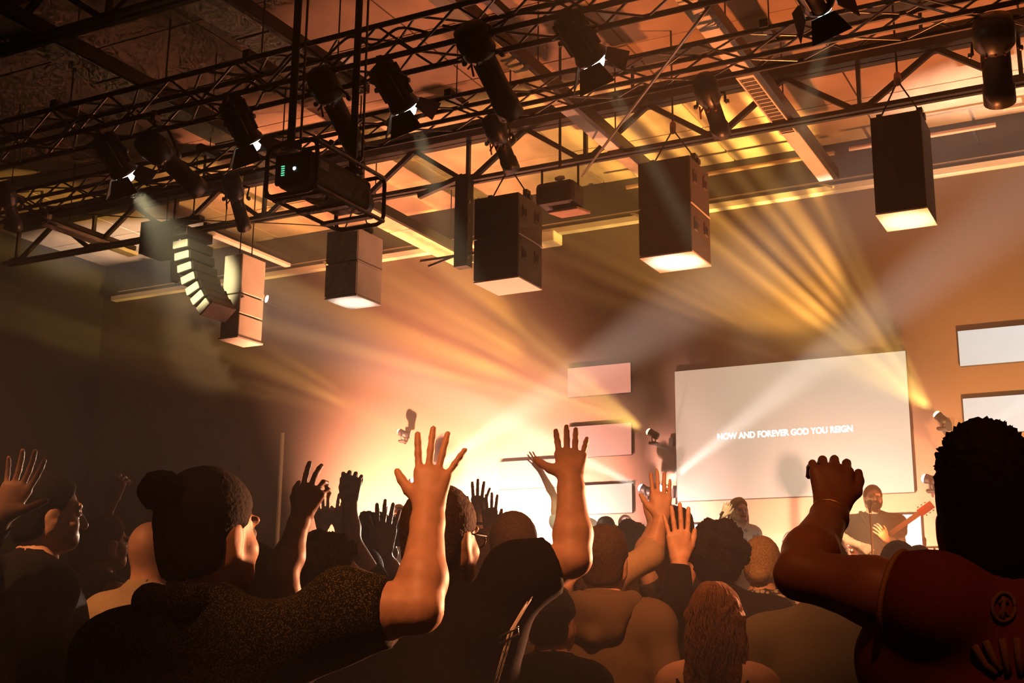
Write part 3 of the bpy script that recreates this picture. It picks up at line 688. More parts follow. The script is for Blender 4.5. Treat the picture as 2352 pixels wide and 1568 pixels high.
        me.loops.add(len(Q)*4); me.loops.foreach_set('vertex_index', Q.ravel().astype(np.int32))
        me.polygons.add(len(Q)); me.polygons.foreach_set('loop_start', np.arange(0, len(Q)*4, 4, dtype=np.int32))
        for m in mats: me.materials.append(m)
        if len(mats) > 1:
            C = V[Q].mean(1); best = np.full(len(C), 1e9); mi = np.zeros(len(C), np.int32)
            for q in s.p:
                if q[9] or q[0] == 'p': continue
                d = s.dist(q, C); w_ = d < best; best[w_] = d[w_]; mi[w_] = q[6]
            me.polygons.foreach_set('material_index', mi)
        me.update(calc_edges=True); me.polygons.foreach_set('use_smooth', np.ones(len(Q), bool)); me.validate()
        return me
def waves(freq, amp, seed, zs=1.0, terms=9):
    r = np.random.default_rng(seed); K = r.normal(size=(terms, 3)); K /= np.linalg.norm(K, axis=1)[:, None]; K[:, 2] *= zs
    K *= freq*r.uniform(.6, 1.7, (terms, 1)); ph = r.uniform(0, 6.28, terms)
    def f(P):
        v = np.zeros(len(P)); w_ = P+.02*np.sin(P[:, [1, 2, 0]]*freq*.7)
        for k, p in zip(K, ph): v += np.sin(w_ @ k+p)
        return amp*v/math.sqrt(terms)
    return f
def nrm(v): v = np.array(v, float); return v/np.linalg.norm(v)
def rot_axis(v, ax, ang):
    c, s = math.cos(ang), math.sin(ang); ax = nrm(ax)
    return v*c+np.cross(ax, v)*s+ax*(ax @ v)*(1-c)
def hand_bones(F, wst, u, t, n, curl=(8, 8, 8, 10), spread=(5, 0, -6, -16), thumb=(45, 25), q=1.0, k=.008, m=0, rf=1.0):
    """palm, four fingers of different lengths and a thumb leaving the side of the palm; u fingers, t to the thumb, n back of hand"""
    u, t, n = nrm(u), nrm(t), nrm(n); w_ = np.array(wst)
    base = [(.031, .088), (.010, .092), (-.012, .088), (-.032, .080)]
    LEN = [(.047, .029, .023), (.052, .034, .025), (.048, .032, .024), (.038, .023, .021)]
    for i, (a, b) in enumerate(base):
        kn = w_+(u*b+t*a)*q
        F.cap(w_+(u*.012+t*a*.55)*q, kn, .0175*q, .0135*q, .014*q, m)
        d = rot_axis(u, n, math.radians(spread[i])*1.0)
        # spread turns about the back-of-hand axis so that positive goes to the thumb
        if (d @ t)*spread[i] < 0: d = rot_axis(u, n, -math.radians(spread[i]))
        axc = np.cross(n, d); p = kn; r = .0092*q*rf
        if i == 3: r *= .86
        c = math.radians(curl[i])
        for j, L in enumerate(LEN[i]):
            d2 = rot_axis(d, axc, c*(j+1)*(.55 if j == 0 else .75)); 
            if (d2 @ n) > (d @ n)+1e-6: d2 = rot_axis(d, axc, -c*(j+1)*(.55 if j == 0 else .75))
            e = p+d2*L*q; F.cap(p, e, r*(1-.05*j), r*(.95-.06*j), k*.5, m); p = e
    F.cap(w_+(u*.02+t*.006)*q, w_+(u*.078+t*.0)*q, .02*q, .022*q, .012*q, m, flat=(tuple(n), 1.5))
    d = nrm(u*math.cos(math.radians(thumb[0]))+t*math.sin(math.radians(thumb[0]))-n*.18)
    p0 = w_+(u*.018+t*.020)*q; p1 = p0+d*.042*q
    F.cap(p0, p1, .0185*q, .0135*q, .012*q, m)
    d = nrm(u*math.cos(math.radians(thumb[0]-thumb[1]))+t*math.sin(math.radians(thumb[0]-thumb[1]))-n*.22)
    p2 = p1+d*.034*q; F.cap(p1, p2, .0122*q, .011*q, .006*q, m)
    d = nrm(u*math.cos(math.radians(thumb[0]-thumb[1]*1.5))+t*math.sin(math.radians(thumb[0]-thumb[1]*1.5))-n*.2)
    F.cap(p2, p2+d*.026*q, .011*q, .0085*q, .004*q, m)
SKINS = {
    'fair': mat('skin_fair', (.76, .46, .32), .5, 0, .08, 25, .05), 'tan': mat('skin_tan', (.66, .37, .235), .5, 0, .10, 25, .05),
    'brown': mat('skin_brown', (.40, .21, .13), .48, 0, .10, 25, .05), 'deep': mat('skin_deep', (.22, .10, .058), .46, 0, .1, 25, .05)}
M_lip = mat('lips', (.34, .12, .09), .4); M_eye = mat('eye', (.22, .17, .14), .2)
HAIRC = {'black': mat('hair_black', (.006, .005, .004), .78, 0, .4, 120, .2, spec=.15), 'brown': mat('hair_brown', (.06, .032, .018), .78, 0, .4, 120, .2, spec=.15),
         'auburn': mat('hair_auburn', (.22, .10, .045), .78, 0, .4, 120, .2, spec=.15), 'blonde': mat('hair_blonde', (.42, .27, .13), .78, 0, .3, 120, .2, spec=.15), 'grey': mat('hair_grey', (.2, .17, .14), .78, 0, .3, 120, .2, spec=.15)}
def cloth(name, col, scale=260, var=.14, bump=.12, **k): return mat('cloth_'+name, col, .9, 0, var, scale, bump, spec=.2, **k)
M_tee = cloth('black', (.005, .0045, .0045)); M_jean = cloth('denim', (.06, .07, .10)); M_pants = cloth('dark_trousers', (.02, .018, .017))
M_shoe = mat('dark_shoe', (.02, .018, .016), .6)
UID = [0]
def person(label, top, D, yaw=0.0, base=0.0, skin='tan', hair=('short', 'black'), shirt=M_tee, sleeve='short', arms=None, hyaw=0.0, hpitch=0.0, build=1.0,
           lod=1, trousers=M_pants, group='people in the crowd', extra=None, hands='both', skirt=None, name='person', hs=1.0, neckline=None):
    UID[0] += 1; uid = UID[0]
    P = at(top[0], top[1], D=D) if len(top) == 2 else Vector(top)
    s = (P.z-base)/1.755
    yw = yaw
    Rz = np.array([[math.cos(yw), -math.sin(yw), 0], [math.sin(yw), math.cos(yw), 0], [0, 0, 1]])
    # head pivot and turn
    piv = np.array([0, -.025, 1.52]); cyw, syw = math.cos(hyaw), math.sin(hyaw); cp, sp_ = math.cos(hpitch), math.sin(hpitch)
    HR = np.array([[cyw, -syw, 0], [syw, cyw, 0], [0, 0, 1]]) @ np.array([[1, 0, 0], [0, cp, -sp_], [0, sp_, cp]])
    hd = lambda p: (piv+HR @ (np.array(p, float)-piv))*s
    topl = hd((0, -.01, 1.755))
    org = np.array([P.x, P.y, base])-Rz @ np.array([topl[0], topl[1], 0])
    L = lambda wpt: Rz.T @ (np.array(wpt, float)-org)          # world to body space
    Ld = lambda v: Rz.T @ np.array(v, float)
    e = empty(name, tuple(org), label, 'person', group, rz=yw)
    h, hh, hb = [(.015, .0042, .008), (.019, .0058, .010), (.022, .0075, .013)][lod]
    b = build
    F = Field()
    # head
    F.ell(hd((0, -.012, 1.658)), np.array((.075, .096, .094))*s, .02, 0, HR)
    F.ell(hd((0, .032, 1.602)), np.array((.060, .062, .082))*s, .03, 0, HR)
    F.ell(hd((0, .060, 1.552)), np.array((.040, .036, .030))*s, .03, 0, HR)
    for x in (-1, 1):
        F.ell(hd((.076*x, -.004, 1.622)), np.array((.011, .026, .034))*s, .008, 0, HR)
        F.ell(hd((.084*x, .000, 1.622)), np.array((.008, .012, .018))*s, .006, 0, HR, sub=True)
        F.ell(hd((.083*x, -.010, 1.626)), np.array((.005, .020, .028))*s, .006, 0, HR)
        F.ell(hd((.031*x, .092, 1.634)), np.array((.019, .014, .013))*s, .012, 0, HR, sub=True)
        F.ell(hd((.031*x, .081, 1.633)), np.array((.013, .0125, .012))*s, .003, 2, HR)
        F.cap(hd((.012*x, .090, 1.660)), hd((.048*x, .080, 1.660)), .011*s, .009*s, .014)
        F.ell(hd((.045*x, .058, 1.598)), np.array((.022, .024, .022))*s, .03, 0, HR)
        F.cap(hd((.062*x, .0, 1.575)), hd((.025*x, .068, 1.545)), .018*s, .016*s, .03)
    F.cap(hd((0, .094, 1.640)), hd((0, .112, 1.604)), .009*s, .015*s, .012)
    F.cap(hd((-.021, .090, 1.572)), hd((.021, .090, 1.572)), .007*s, .007*s, .006, 1); F.cap(hd((-.018, .089, 1.562)), hd((.018, .089, 1.562)), .0075*s, .0075*s, .006, 1)
    F.cap(hd((0, -.025, 1.60)), np.array((0, -.022, 1.46))*s, .055*s*(.5+.5*b), .056*s*(.5+.5*b), .03)
    # torso
    T = []
    S_ = lambda *v: np.array(v)*s
    T.append(('cap', S_(-.135*b, -.02, 1.395), S_(.135*b, -.02, 1.395), .068*s, .068*s, .05))
    for x in (-1, 1): T.append(('cap', S_(.02*x, -.035, 1.475), S_(.135*x*b, -.025, 1.425), .042*s, .046*s, .05))
    T.append(('ell', S_(0, -.005, 1.27), S_(.172*b, .118*b, .20), .06))
    T.append(('ell', S_(0, .005, 1.08), S_(.155*b, .116*b*b, .17), .06))
    T.append(('ell', S_(0, 0, .94), S_(.17*b, .122*b, .12), .05))
    def torso(G, o=0.0, m=0):
        for q in T:
            if q[0] == 'cap': G.cap(q[1], q[2], q[3]+o, q[4]+o, q[5], m)
            else: G.ell(q[1], q[2]+o, q[3], m)
    torso(F)
    fine = []
    hc = hd((0, 0, 1.63)); fine.append((hc-np.array((.1, .13, .14))*s, hc+np.array((.1, .13, .14))*s, hb))
    G = Field(); torso(G, .014*s); G.cap(S_(0, -.028, 1.43), S_(0, -.026, 1.475), .085*s*(.5+.5*b), .072*s*(.5+.5*b), .04)
    arms = arms or {}
    J = {}
    for sd, x in (('R', 1), ('L', -1)):
        sh = S_(.178*x*b, -.02, 1.395); a = arms.get(sd)
        raised = a is not None
        if a is None:
            el = S_((.235+.03*(b-1))*x*b, -.05, 1.11); wr = S_(.245*x*b, .05, .87); u, t, n = nrm(wr-el), np.array((-.2*x, 1, 0)), np.array((x, .2, 0.)); sp = {}
        else:
            el, wr = L(a[0]), L(a[1]); u, t = Ld(a[2]), Ld(a[3]); sp = a[4] if len(a) > 4 else {}
            n = np.cross(t, u) if sp.get('flip') else np.cross(u, t)
            if 'n' in sp: n = Ld(sp['n'])
            n = n-u*(n @ u)/(u @ u); t = np.cross(n, u)*(1 if np.cross(n, u) @ t > 0 else -1)
            if sp.get('sh') is not None: sh = L(sp['sh'])
            else: sh = sh+np.array((0, 0, .035*s))*max(0, nrm(el-sh)[2]+.3)
        J[sd] = (sh, el, wr)
        ra = s*(.5+.5*b)*sp.get('fat', 1.0)
        F.cap(S_(.12*x*b, -.02, 1.39), sh, .062*s, .060*ra, .05)
        F.cap(sh, sh+(el-sh)*.45, .051*ra, .048*ra, .03); F.cap(sh+(el-sh)*.45, el, .048*ra, .036*ra, .02)
        m1 = el+(wr-el)*.3
        F.cap(el, m1, .036*ra, .041*ra, .02); F.cap(m1, wr, .041*ra, .026*ra, .02)
        F.cap(wr-(wr-el)*.1, wr+nrm(u)*.02*s, .027*ra, .023*s, .02, flat=(tuple(nrm(n)), 1.22))
        kw = {k: v for k, v in sp.items() if k in ('curl', 'spread', 'thumb')}
        hand_bones(F, wr+nrm(u)*.008*s, u, t, n, q=s*hs*sp.get('q', 1.0), **kw)
        if raised and not sp.get('coarse'):
            c = wr+nrm(u)*.09*s; fine.append((c-.125*s, c+.125*s, hh))
        lm = {'short': .62, 'long': 2.0, 'roll': 1.45, 'cap': .28, 'none': 0}[a[4].get('sleeve', sleeve) if (a and len(a) > 4) else sleeve]
        if lm > 0:
            o1, o2 = .015*s, (.024*s if lm < 1 else .016*s)
            G.cap(S_(.12*x*b, -.02, 1.39), sh, .068*s, .062*ra+o1, .05)
            if lm < 1: G.cap(sh, sh+(el-sh)*lm, .053*ra+o1, .042*ra+o2, .03, 0, cut=True)
            else:
                G.cap(sh, el, .053*ra+o1, .038*ra+o2, .03); f_ = min(lm-1, .93)
                G.cap(el, el+(wr-el)*f_, .041*ra+o2, (.041-.014*f_)*ra+o2*.8, .03, 0, cut=True)
    # legs and feet
    for x in (-1, 1):
        F.cap(S_(.09*x, 0, .92), S_(.10*x, .015, .50), .088*s*b, .058*s, .04); F.cap(S_(.10*x, .01, .50), S_(.10*x, -.015, .09), .056*s, .04*s, .03)
        F.cap(S_(.10*x, -.03, .055), S_(.115*x, .15, .035), .043*s, .034*s, .03)
    me = F.mesh(h*s, fine, 'body', (SKINS[skin], M_lip, M_eye))
    body = link('body', me, e)
    # trousers, shoes
    if trousers is not None:
        H = Field(); H.ell(S_(0, 0, .93), S_(.185*b, .136*b, .14), .05)
        for x in (-1, 1):
            H.cap(S_(.09*x, 0, .90), S_(.10*x, .015, .50), .102*s*b, .078*s, .04); H.cap(S_(.10*x, .015, .50), S_(.10*x, -.015, .07), .078*s, .066*s, .03, 0, cut=True)
        if skirt is not None: H.cap(S_(0, 0, 1.0), S_(0, 0, .45), .15*s*b, .24*s, .05, 0, cut=True)
        link('trousers' if skirt is None else 'skirt', H.mesh(.028*s, (), 'trousers', (skirt or trousers,), waves(22, .004, uid)), e)
        for x in (-1, 1):
            K = Field().cap(S_(.10*x, -.035, .055), S_(.115*x, .15, .045), .053*s, .046*s, .03).cap(S_(.10*x, -.02, .05), S_(.10*x, -.02, .11), .05*s, .052*s, .03)
            K.plane((0, 0, .002), (0, 0, -1))
            link('shoe', K.mesh(.02*s, (), 'shoe', (M_shoe,)), e)
    # shirt
    if shirt is not None:
        nl = neckline or .0
        G.cap(S_(0, .0, 1.475-nl), S_(0, -.012, 1.62), .058*s, .085*s, .01, sub=True)
        G.plane(S_(0, 0, .84), (0, 0, -1))
        link('shirt', G.mesh((.014, .018, .022)[lod]*s, (), 'shirt', (shirt,), waves(20, (.0055, .0045, .003)[lod]*s, uid, .6)), e)
    # hair
    st, hcname = hair[0], hair[1]
    if st != 'bald': hair_mesh(e, st, HAIRC[hcname], hd, HR, s, uid, lod)
    inf = dict(e=e, s=s, hd=hd, HR=HR, S=S_, J=J, L=L, uid=uid, b=b, org=org, Rz=Rz)
    if extra: extra(inf)
    return inf
def hair_mesh(e, st, m, hd, HR, s, uid, lod):
    H = Field(); res = (.007, .009, .012)[lod]*s; dsp = waves(240, (.0009, .0014, .0016)[lod]*s, uid, .25, 14)
    hp = lambda c, n: H.plane(hd(c), HR @ np.array(n, float), k=.012)
    sh = lambda o: H.ell(hd((0, -.014, 1.660)), np.array((.077+o, .099+o, .097+o))*s, .02, 0, HR)
    if st in ('short', 'fade', 'neat', 'thin', 'capped'):
        sh(.012 if st != 'thin' else .006)
        H.ell(hd((0, -.050, 1.585)), np.array((.074, .056, .072))*s, .03, 0, HR)
        if st == 'capped': hp((0, 0, 1.705), (0, -.2, 1)); dsp = waves(150, .0006*s, uid, .35)
        if st == 'fade': H.ell(hd((0, .0, 1.715)), np.array((.075, .092, .055))*s, .015, 0, HR)
        hp((0, .066, 1.70), (0, .85, -.52)); hp((0, -.06, 1.545), (0, .3, -1))
        for x in (-1, 1): H.ell(hd((.090*x, .02, 1.60)), np.array((.030, .050, .048))*s, .01, 0, HR, sub=True)
    elif st == 'flat':                                        # tight curls, high on top, sides cut close
        sh(.008); H.cap(hd((0, .03, 1.715)), hd((0, -.055, 1.715)), .078*s, .078*s, .03); H.cap(hd((0, .03, 1.745)), hd((0, -.05, 1.742)), .066*s, .066*s, .02)
        H.ell(hd((0, -.05, 1.59)), np.array((.068, .054, .075))*s, .03, 0, HR)
        hp((0, .075, 1.70), (0, .9, -.4)); hp((0, -.06, 1.55), (0, .2, -1))
        for x in (-1, 1): H.ell(hd((.090*x, .02, 1.60)), np.array((.028, .05, .045))*s, .01, 0, HR, sub=True)
        w1 = waves(330, .0042*s, uid, 1.0, 14)
        zt = hd((0, 0, 1.70))[2]
        dsp = lambda P: w1(P)*np.clip((P[:, 2]-zt)/.04+.35, .15, 1.2)
    elif st in ('curly', 'afro'):
        o = .02 if st == 'curly' else .03
        sh(o); H.ell(hd((0, -.05, 1.60)), np.array((.084, .068, .085))*s, .03, 0, HR)
        hp((0, .07, 1.69), (0, .8, -.6)); hp((0, -.06, 1.53), (0, .3, -1))
        for x in (-1, 1): H.ell(hd((.097*x, .035, 1.60)), np.array((.03, .045, .05))*s, .01, 0, HR, sub=True)
        r = np.random.default_rng(uid)
        for k in range(70 if lod < 2 else 36):
            v = nrm(r.normal(size=3)); v[2] = abs(v[2])*.9-.25; v = nrm(v)
            if v[1] > .55 and v[2] < .5: continue
            H.ell(hd(np.array((0, -.02, 1.655))+v*np.array((.077+o, .10+o, .096+o))), np.full(3, r.uniform(.016, .026))*s, .006)
        dsp = waves(240, .004*s, uid, 1.0, 12)
    elif st in ('long', 'wavy', 'longcurl'):
        sh(.016)
        H.cap(hd((0, -.05, 1.63)), hd((0, -.085, 1.36)), .088*s, .10*s, .04, flat=((0, 1, 0), 1.5))
        for x in (-1, 1): H.cap(hd((.062*x, -.02, 1.64)), hd((.085*x, -.04, 1.38)), .042*s, .036*s, .04)
        if st == 'longcurl': H.cap(hd((0, -.085, 1.40)), hd((0, -.11, 1.12)), .10*s, .085*s, .05, flat=((0, 1, 0), 1.7))
        hp((0, .07, 1.70), (0, .85, -.52))
        H.ell(hd((0, .075, 1.60)), np.array((.064, .07, .10))*s, .015, 0, HR, sub=True)
        dsp = waves(80, .005*s, uid, .6, 14)
    elif st in ('bun', 'tail'):
        sh(.011); H.ell(hd((0, -.055, 1.61)), np.array((.072, .056, .075))*s, .03, 0, HR)
        hp((0, .07, 1.70), (0, .85, -.52)); hp((0, -.06, 1.56), (0, .4, -1))
        for x in (-1, 1): H.ell(hd((.090*x, .02, 1.60)), np.array((.030, .050, .045))*s, .01, 0, HR, sub=True)
        if st == 'bun': H.ell(hd((0, -.10, 1.585)), np.array((.045, .036, .038))*s, .012, 0, HR)
        else:
            H.ell(hd((0, -.122, 1.60)), np.array((.028, .028, .028))*s, .012, 0, HR); H.cap(hd((0, -.13, 1.595)), hd((0, -.10, 1.40)), .026*s, .020*s, .02)
    link('hair', H.mesh(res, (), 'hair', (m,), dsp), e)
    if st in ('longcurl', 'wavy', 'flat', 'curly'):          # loose locks standing off the mass
        r = np.random.default_rng(uid+99)
        n = {'longcurl': 420, 'wavy': 60, 'flat': 0, 'curly': 0}[st]
        V, Fc = [], []
        for k in range(n):
            az = r.uniform(-2.3, 2.3); zend = r.uniform(1.08, 1.36) if st == 'longcurl' else r.uniform(1.30, 1.45)
            ph = r.uniform(0, 6.28); tw = r.uniform(3, 7); sg = r.choice((-1, 1)); big = st == 'longcurl'
            rad = r.uniform(.006, .017)*(1 if big else .4); w0 = r.uniform(.0018, .0042); N = 38; b0 = len(V); th0 = r.uniform(.05, .9); fl = r.uniform(.97, 1.06)
            for i in range(N):
                t = i/(N-1); q0 = .28
                if t < q0: th = th0+(1.62-th0)*t/q0; rx, ry, rz_ = .094*fl, .116*fl, .114; zz = 1.660+rz_*math.cos(th); m_ = math.sin(th)
                else:
                    d_ = (t-q0)/(1-q0); zz = 1.655+(zend-1.655)*d_; m_ = 1+.16*math.sin(d_*2.4); rx, ry = .094*fl, (.116+.012*d_)*fl
                x = rx*m_*math.sin(az)*(.95); y = -.014-ry*m_*math.cos(az)*(1 if abs(az) < 1.57 else .55)
                wv = ph+sg*tw*6.28*t*.6+.8*math.sin(3*t+ph); am = rad*min(1, t*2.2)
                c = hd((x+am*math.sin(wv), y+am*.7*math.cos(wv*.9+ph), zz))
                rr = w0*(1-.5*t)*s
                for q in range(4): V.append(c+np.array((math.cos(q*1.571)*rr, math.sin(q*1.571)*rr, 0)))
            for i in range(N-1):
                for q in range(4): Fc.append((b0+i*4+q, b0+i*4+(q+1) % 4, b0+i*4+4+(q+1) % 4, b0+i*4+4+q))
        if n: tag(mesh_obj('hair_locks', V, Fc, m, e, True), kind='stuff')
# ------------------------------------------------------------------ the crowd and the band
IR = np.array(RIGHT); IU = np.array((0, 0, 1.)); IF = nrm((FWD.x, FWD.y, 0))
def arm(el, De, wr, Dw, side='R', lean=.25, tilt=0.0, **sp):
    """elbow and wrist seen at photo pixels at the given depths; back of the hand to the camera"""
    u = nrm(IU+IF*lean+IR*tilt); t = -IR if side == 'R' else IR
    t = nrm(t-u*(t @ u)); 
    if side == 'L': sp.setdefault('flip', True)
    if sp.get('palm'): sp['n'] = nrm(IF)
    return (at(*el, D=De), at(*wr, D=Dw), u, t, sp)
def shirt_pattern(name, base, dot, scale, thr=.28):
    m = bpy.data.materials.new(name); m.use_nodes = True; n = m.node_tree; b = n.nodes['Principled BSDF']; b.inputs['Roughness'].default_value = .9
    b.inputs['Specular IOR Level'].default_value = .15
    tc = n.nodes.new('ShaderNodeTexCoord'); v = n.nodes.new('ShaderNodeTexVoronoi'); v.inputs['Scale'].default_value = scale
    n.links.new(tc.outputs['Object'], v.inputs['Vector']); r = n.nodes.new('ShaderNodeValToRGB')
    r.color_ramp.elements[0].color = (*dot, 1); r.color_ramp.elements[1].color = (*base, 1); r.color_ramp.elements[0].position = thr; r.color_ramp.elements[1].position = thr+.12
    n.links.new(v.outputs['Distance'], r.inputs[0]); n.links.new(r.outputs[0], b.inputs['Base Color'])
    return m
M_speck = shirt_pattern('speckled_shirt', (.016, .015, .011), (.15, .12, .06), 270, .30)
M_lace = shirt_pattern('lace_top', (.05, .045, .04), (.55, .50, .42), 42, .40)
M_floral = shirt_pattern('floral_dress', (.012, .011, .012), (.55, .46, .40), 34, .30)
M_sleeve = cloth('tan_workshirt', (.5, .34, .2)); M_hood = cloth('olive_brown_hoodie', (.12, .078, .042)); M_oliv = cloth('olive_shirt', (.10, .085, .042))
M_beige = cloth('beige_shirt', (.36, .27, .16)); M_rose = cloth('dusty_rose_top', (.6, .32, .21)); M_red = cloth('dark_red_jersey', (.10, .02, .011)); M_navy = cloth('navy', (.02, .022, .03))
M_white_c = cloth('white_cloth', (.72, .70, .66)); M_tee2 = cloth('faded_black_tee', (.035, .033, .028)); M_char = cloth('charcoal', (.045, .04, .036)); M_green = cloth('dark_green', (.02, .03, .022))
# --- man in the speckled shirt with the cap turned backwards
def top_bun(i):
    s, hd, HR = i['s'], i['hd'], i['HR']; B = Field()
    B.ell(hd((0, -.128, 1.712)), np.array((.046, .042, .040))*s, .012, 0, HR).cap(hd((0, -.09, 1.70)), hd((0, -.12, 1.71)), .03*s, .028*s, .02).ell(hd((.012, -.15, 1.725)), np.array((.024, .022, .022))*s, .012, 0, HR)
    link('hair_bun', B.mesh(.006*s, (), 'bun', (HAIRC['black'],), waves(200, .0018, 5, .6)), i['e'])
    F = Field()
    F.cap(hd((-.05, -.10, 1.50)), hd((.05, -.10, 1.50)), .03*s, .03*s, .03).cap(hd((.05, -.10, 1.50)), hd((.085, -.01, 1.485)), .03*s, .022*s, .03).cap(hd((-.05, -.10, 1.50)), hd((-.085, -.01, 1.485)), .03*s, .022*s, .03)
    link('collar', F.mesh(.012*s, (), 'collar', (M_speck,), waves(25, .002, 9)), i['e'])
person('man with a black top bun and dark speckled shirt, one hand raised with spread fingers', (478, 1086), 2.5, yaw=.02, skin='tan', hair=('short', 'black'), shirt=M_speck, hyaw=-.16, hpitch=.04, build=1.17, lod=0,
       arms={'R': arm((965, 1400), 2.30, (984, 1176), 2.46, 'R', .32, .06, curl=(3, 3, 3, 4), spread=(8, 0, -7, -26), thumb=(48, 12), fat=1.04, q=.90, sleeve='short', sh=at(800, 1408, D=2.34))}, extra=top_bun)
# --- man in black in the centre
def sling(i):
    pts = [Vector(i['L'](p)) for p in (at(1232, 1350, D=2.98), at(1200, 1400, D=2.86), at(1168, 1455, D=2.82), at(1130, 1585, D=2.84))]
    o = mesh_tube('bag_cord', pts, .0022, M_trim, i['e']); pts2 = [p+Vector((.012, 0, .01)) for p in pts]
    o = mesh_tube('bag_cord', pts2, .0018, M_trim, i['e'])
    q = Vector(i['L'](at(1166, 1452, D=2.81))); 
    mesh_tube('cord_clip', [q+Vector((-.02, 0, -.01)), q+Vector((.03, -.004, .012)), q+Vector((.03, -.004, -.004)), q+Vector((-.02, 0, -.026))], .003, M_alu, i['e'])
    glasses(i)
def mesh_tube(name, pts, r, m, parent):
    o = tube(name, [p+parent.location for p in pts], r, m, None, 6); o.data.transform(Matrix.Translation(-parent.location)); o.parent = parent
    return o
def glasses(i):
    s, hd = i['s'], i['hd']
    for x in (-1, 1):
        mesh_tube('glasses_arm', [Vector(hd((.080*x, -.005, 1.642))), Vector(hd((.076*x, .085, 1.640)))], .0025, M_black, i['e'])
        c = [Vector(hd((.034*x+.024*math.cos(a), .108, 1.632+.019*math.sin(a)))) for a in np.linspace(0, 6.283, 13)]
        mesh_tube('glasses_rim', c, .0024, M_black, i['e'])
person('man in a plain black T-shirt in the centre, one arm raised, thumb out', (1012, 1122), 3.15, yaw=.0, skin='tan', hair=('short', 'brown'), shirt=M_tee, hyaw=-.1, build=1.16, lod=0,
       arms={'R': arm((1318, 1283), 3.02, (1311, 1102), 3.15, 'R', .75, .03, curl=(5, 4, 4, 6), spread=(5, 0, -2, -10), thumb=(58, 14), fat=1.05, q=.95, sh=at(1195, 1330, D=2.98))}, extra=sling)
# --- man with the flat top on the right
def jersey_marks(i):
    s, e = i['s'], i['e']
    M_y = cloth('gold_print', (.12, .07, .03)); M_b = cloth('black_yoke', (.010, .009, .009))
    def on_back(px, py, off=.0):                    # a point on the cloth of his back
        return Vector(i['L'](at(px, py, D=2.02-off)))
    # round emblem below the collar
    me = next(c for c in e.children if c.name.startswith('shirt'))
    def drop(px, py):
        o, d = CAM, (at(px, py, D=1.0)-CAM)
        Mi = e.matrix_world.inverted(); bpy.context.view_layer.update(); Mi = (Matrix.Translation(e.location) @ Matrix.Rotation(e.rotation_euler.z, 4, 'Z')).inverted()
        ok, p, n, _ = me.ray_cast(Mi @ o, (Mi.to_3x3() @ d).normalized())
        return (p+n*.003) if ok else None
    def draw(name, pix, r, m):
        pts = [q for q in (drop(*p) for p in pix) if q is not None]
        if len(pts) > 1: mesh_tube(name, pts, r, m, e)
    draw('emblem_ring', [(2303+27*math.cos(a), 1395+32*math.sin(a)) for a in np.linspace(0, 6.2832, 28)], .0035, M_y)
    draw('emblem_mark', [(2303, 1372), (2302, 1395), (2300, 1422)], .004, M_y); draw('emblem_mark', [(2290, 1418), (2303, 1396), (2317, 1418)], 0.0028, M_y); draw('emblem_mark', [(2292, 1385), (2303, 1374), (2314, 1385)], .003, M_y)
    for pix in ([(2236, 1480), (2262, 1525), (2290, 1548)], [(2262, 1470), (2280, 1510), (2300, 1540)], [(2300, 1466), (2308, 1505), (2316, 1548)], [(2335, 1466), (2338, 1505), (2345, 1548)]): draw('back_lettering', pix, .006, M_y)
    J = i['J']['L']; sh, el = J[0], J[1]; d = nrm(el-sh); o = np.array(sh)+d*np.linalg.norm(el-sh)*.28
    a = nrm(np.cross(d, (0, 0, 1))); b = np.cross(d, a)
    mesh_tube('sleeve_trim', [Vector(o+(a*math.cos(t)+b*math.sin(t))*.0775*i['s']) for t in np.linspace(0, 6.2832, 25)], .005, cloth('gold_trim', (.25, .14, .05)), e)
    wr, el2 = np.array(J[2]), np.array(J[1]); d2 = nrm(wr-el2); o = wr-d2*.035; a = nrm(np.cross(d2, (0, 1, 0))); b = np.cross(d2, a)
    mesh_tube('wrist_band', [Vector(o+(a*math.cos(t)+b*math.sin(t))*.036*i['s']) for t in np.linspace(0, 6.2832, 21)], .0035, mat('brass_bangle', (.5, .32, .08), .35, .7), e)
person('tall man with a high curly flat top on the right, one fist raised', (2262, 1042), 2.12, yaw=.10, skin='deep', hair=('flat', 'black'), shirt=M_red, sleeve='cap', build=1.12, lod=0, neckline=-.02,
       arms={'L': arm((1838, 1318), 2.16, (1912, 1172), 2.42, 'L', .55, .18, curl=(52, 54, 52, 50), spread=(4, 0, -3, -6), thumb=(40, 25), fat=1.12, q=1.02, sh=at(2150, 1392, D=2.02))}, extra=jersey_marks)
# --- dark figure and others on the left
person('dark-haired person at the left edge, face lit yellow in profile, one hand lifted', (112, 1090), 4.3, yaw=-.5, skin='fair', hair=('short', 'black'), shirt=M_tee, sleeve='long', build=1.15, lod=1,
       arms={'L': arm((-75, 1290), 4.0, (2, 1190), 3.85, 'L', .2, .35, palm=True, curl=(14, 16, 14, 12), spread=(8, 0, -8, -18), thumb=(60, 10), flip=False)})
person('woman in profile with short wavy hair and a bare orange-lit shoulder at the left', (243, 1186), 6.3, yaw=-.35, skin='fair', hair=('short', 'auburn'), shirt=M_char, sleeve='none', lod=1, neckline=.06)
person('person at the left with a raised loosely closed hand, hidden behind the short-haired woman', (205, 1232), 7.6, yaw=-.1, skin='fair', hair=('short', 'black'), shirt=M_tee, lod=1,
       arms={'R': arm((226, 1218), 7.3, (258, 1150), 7.3, 'R', .2, .12, curl=(60, 62, 60, 58), thumb=(25, 20), q=1.1)})
person('bald man in a beige shirt beside the black top bun', (352, 1196), 4.9, yaw=.05, skin='tan', hair=('bald', 'black'), shirt=M_beige, build=1.1, lod=1)
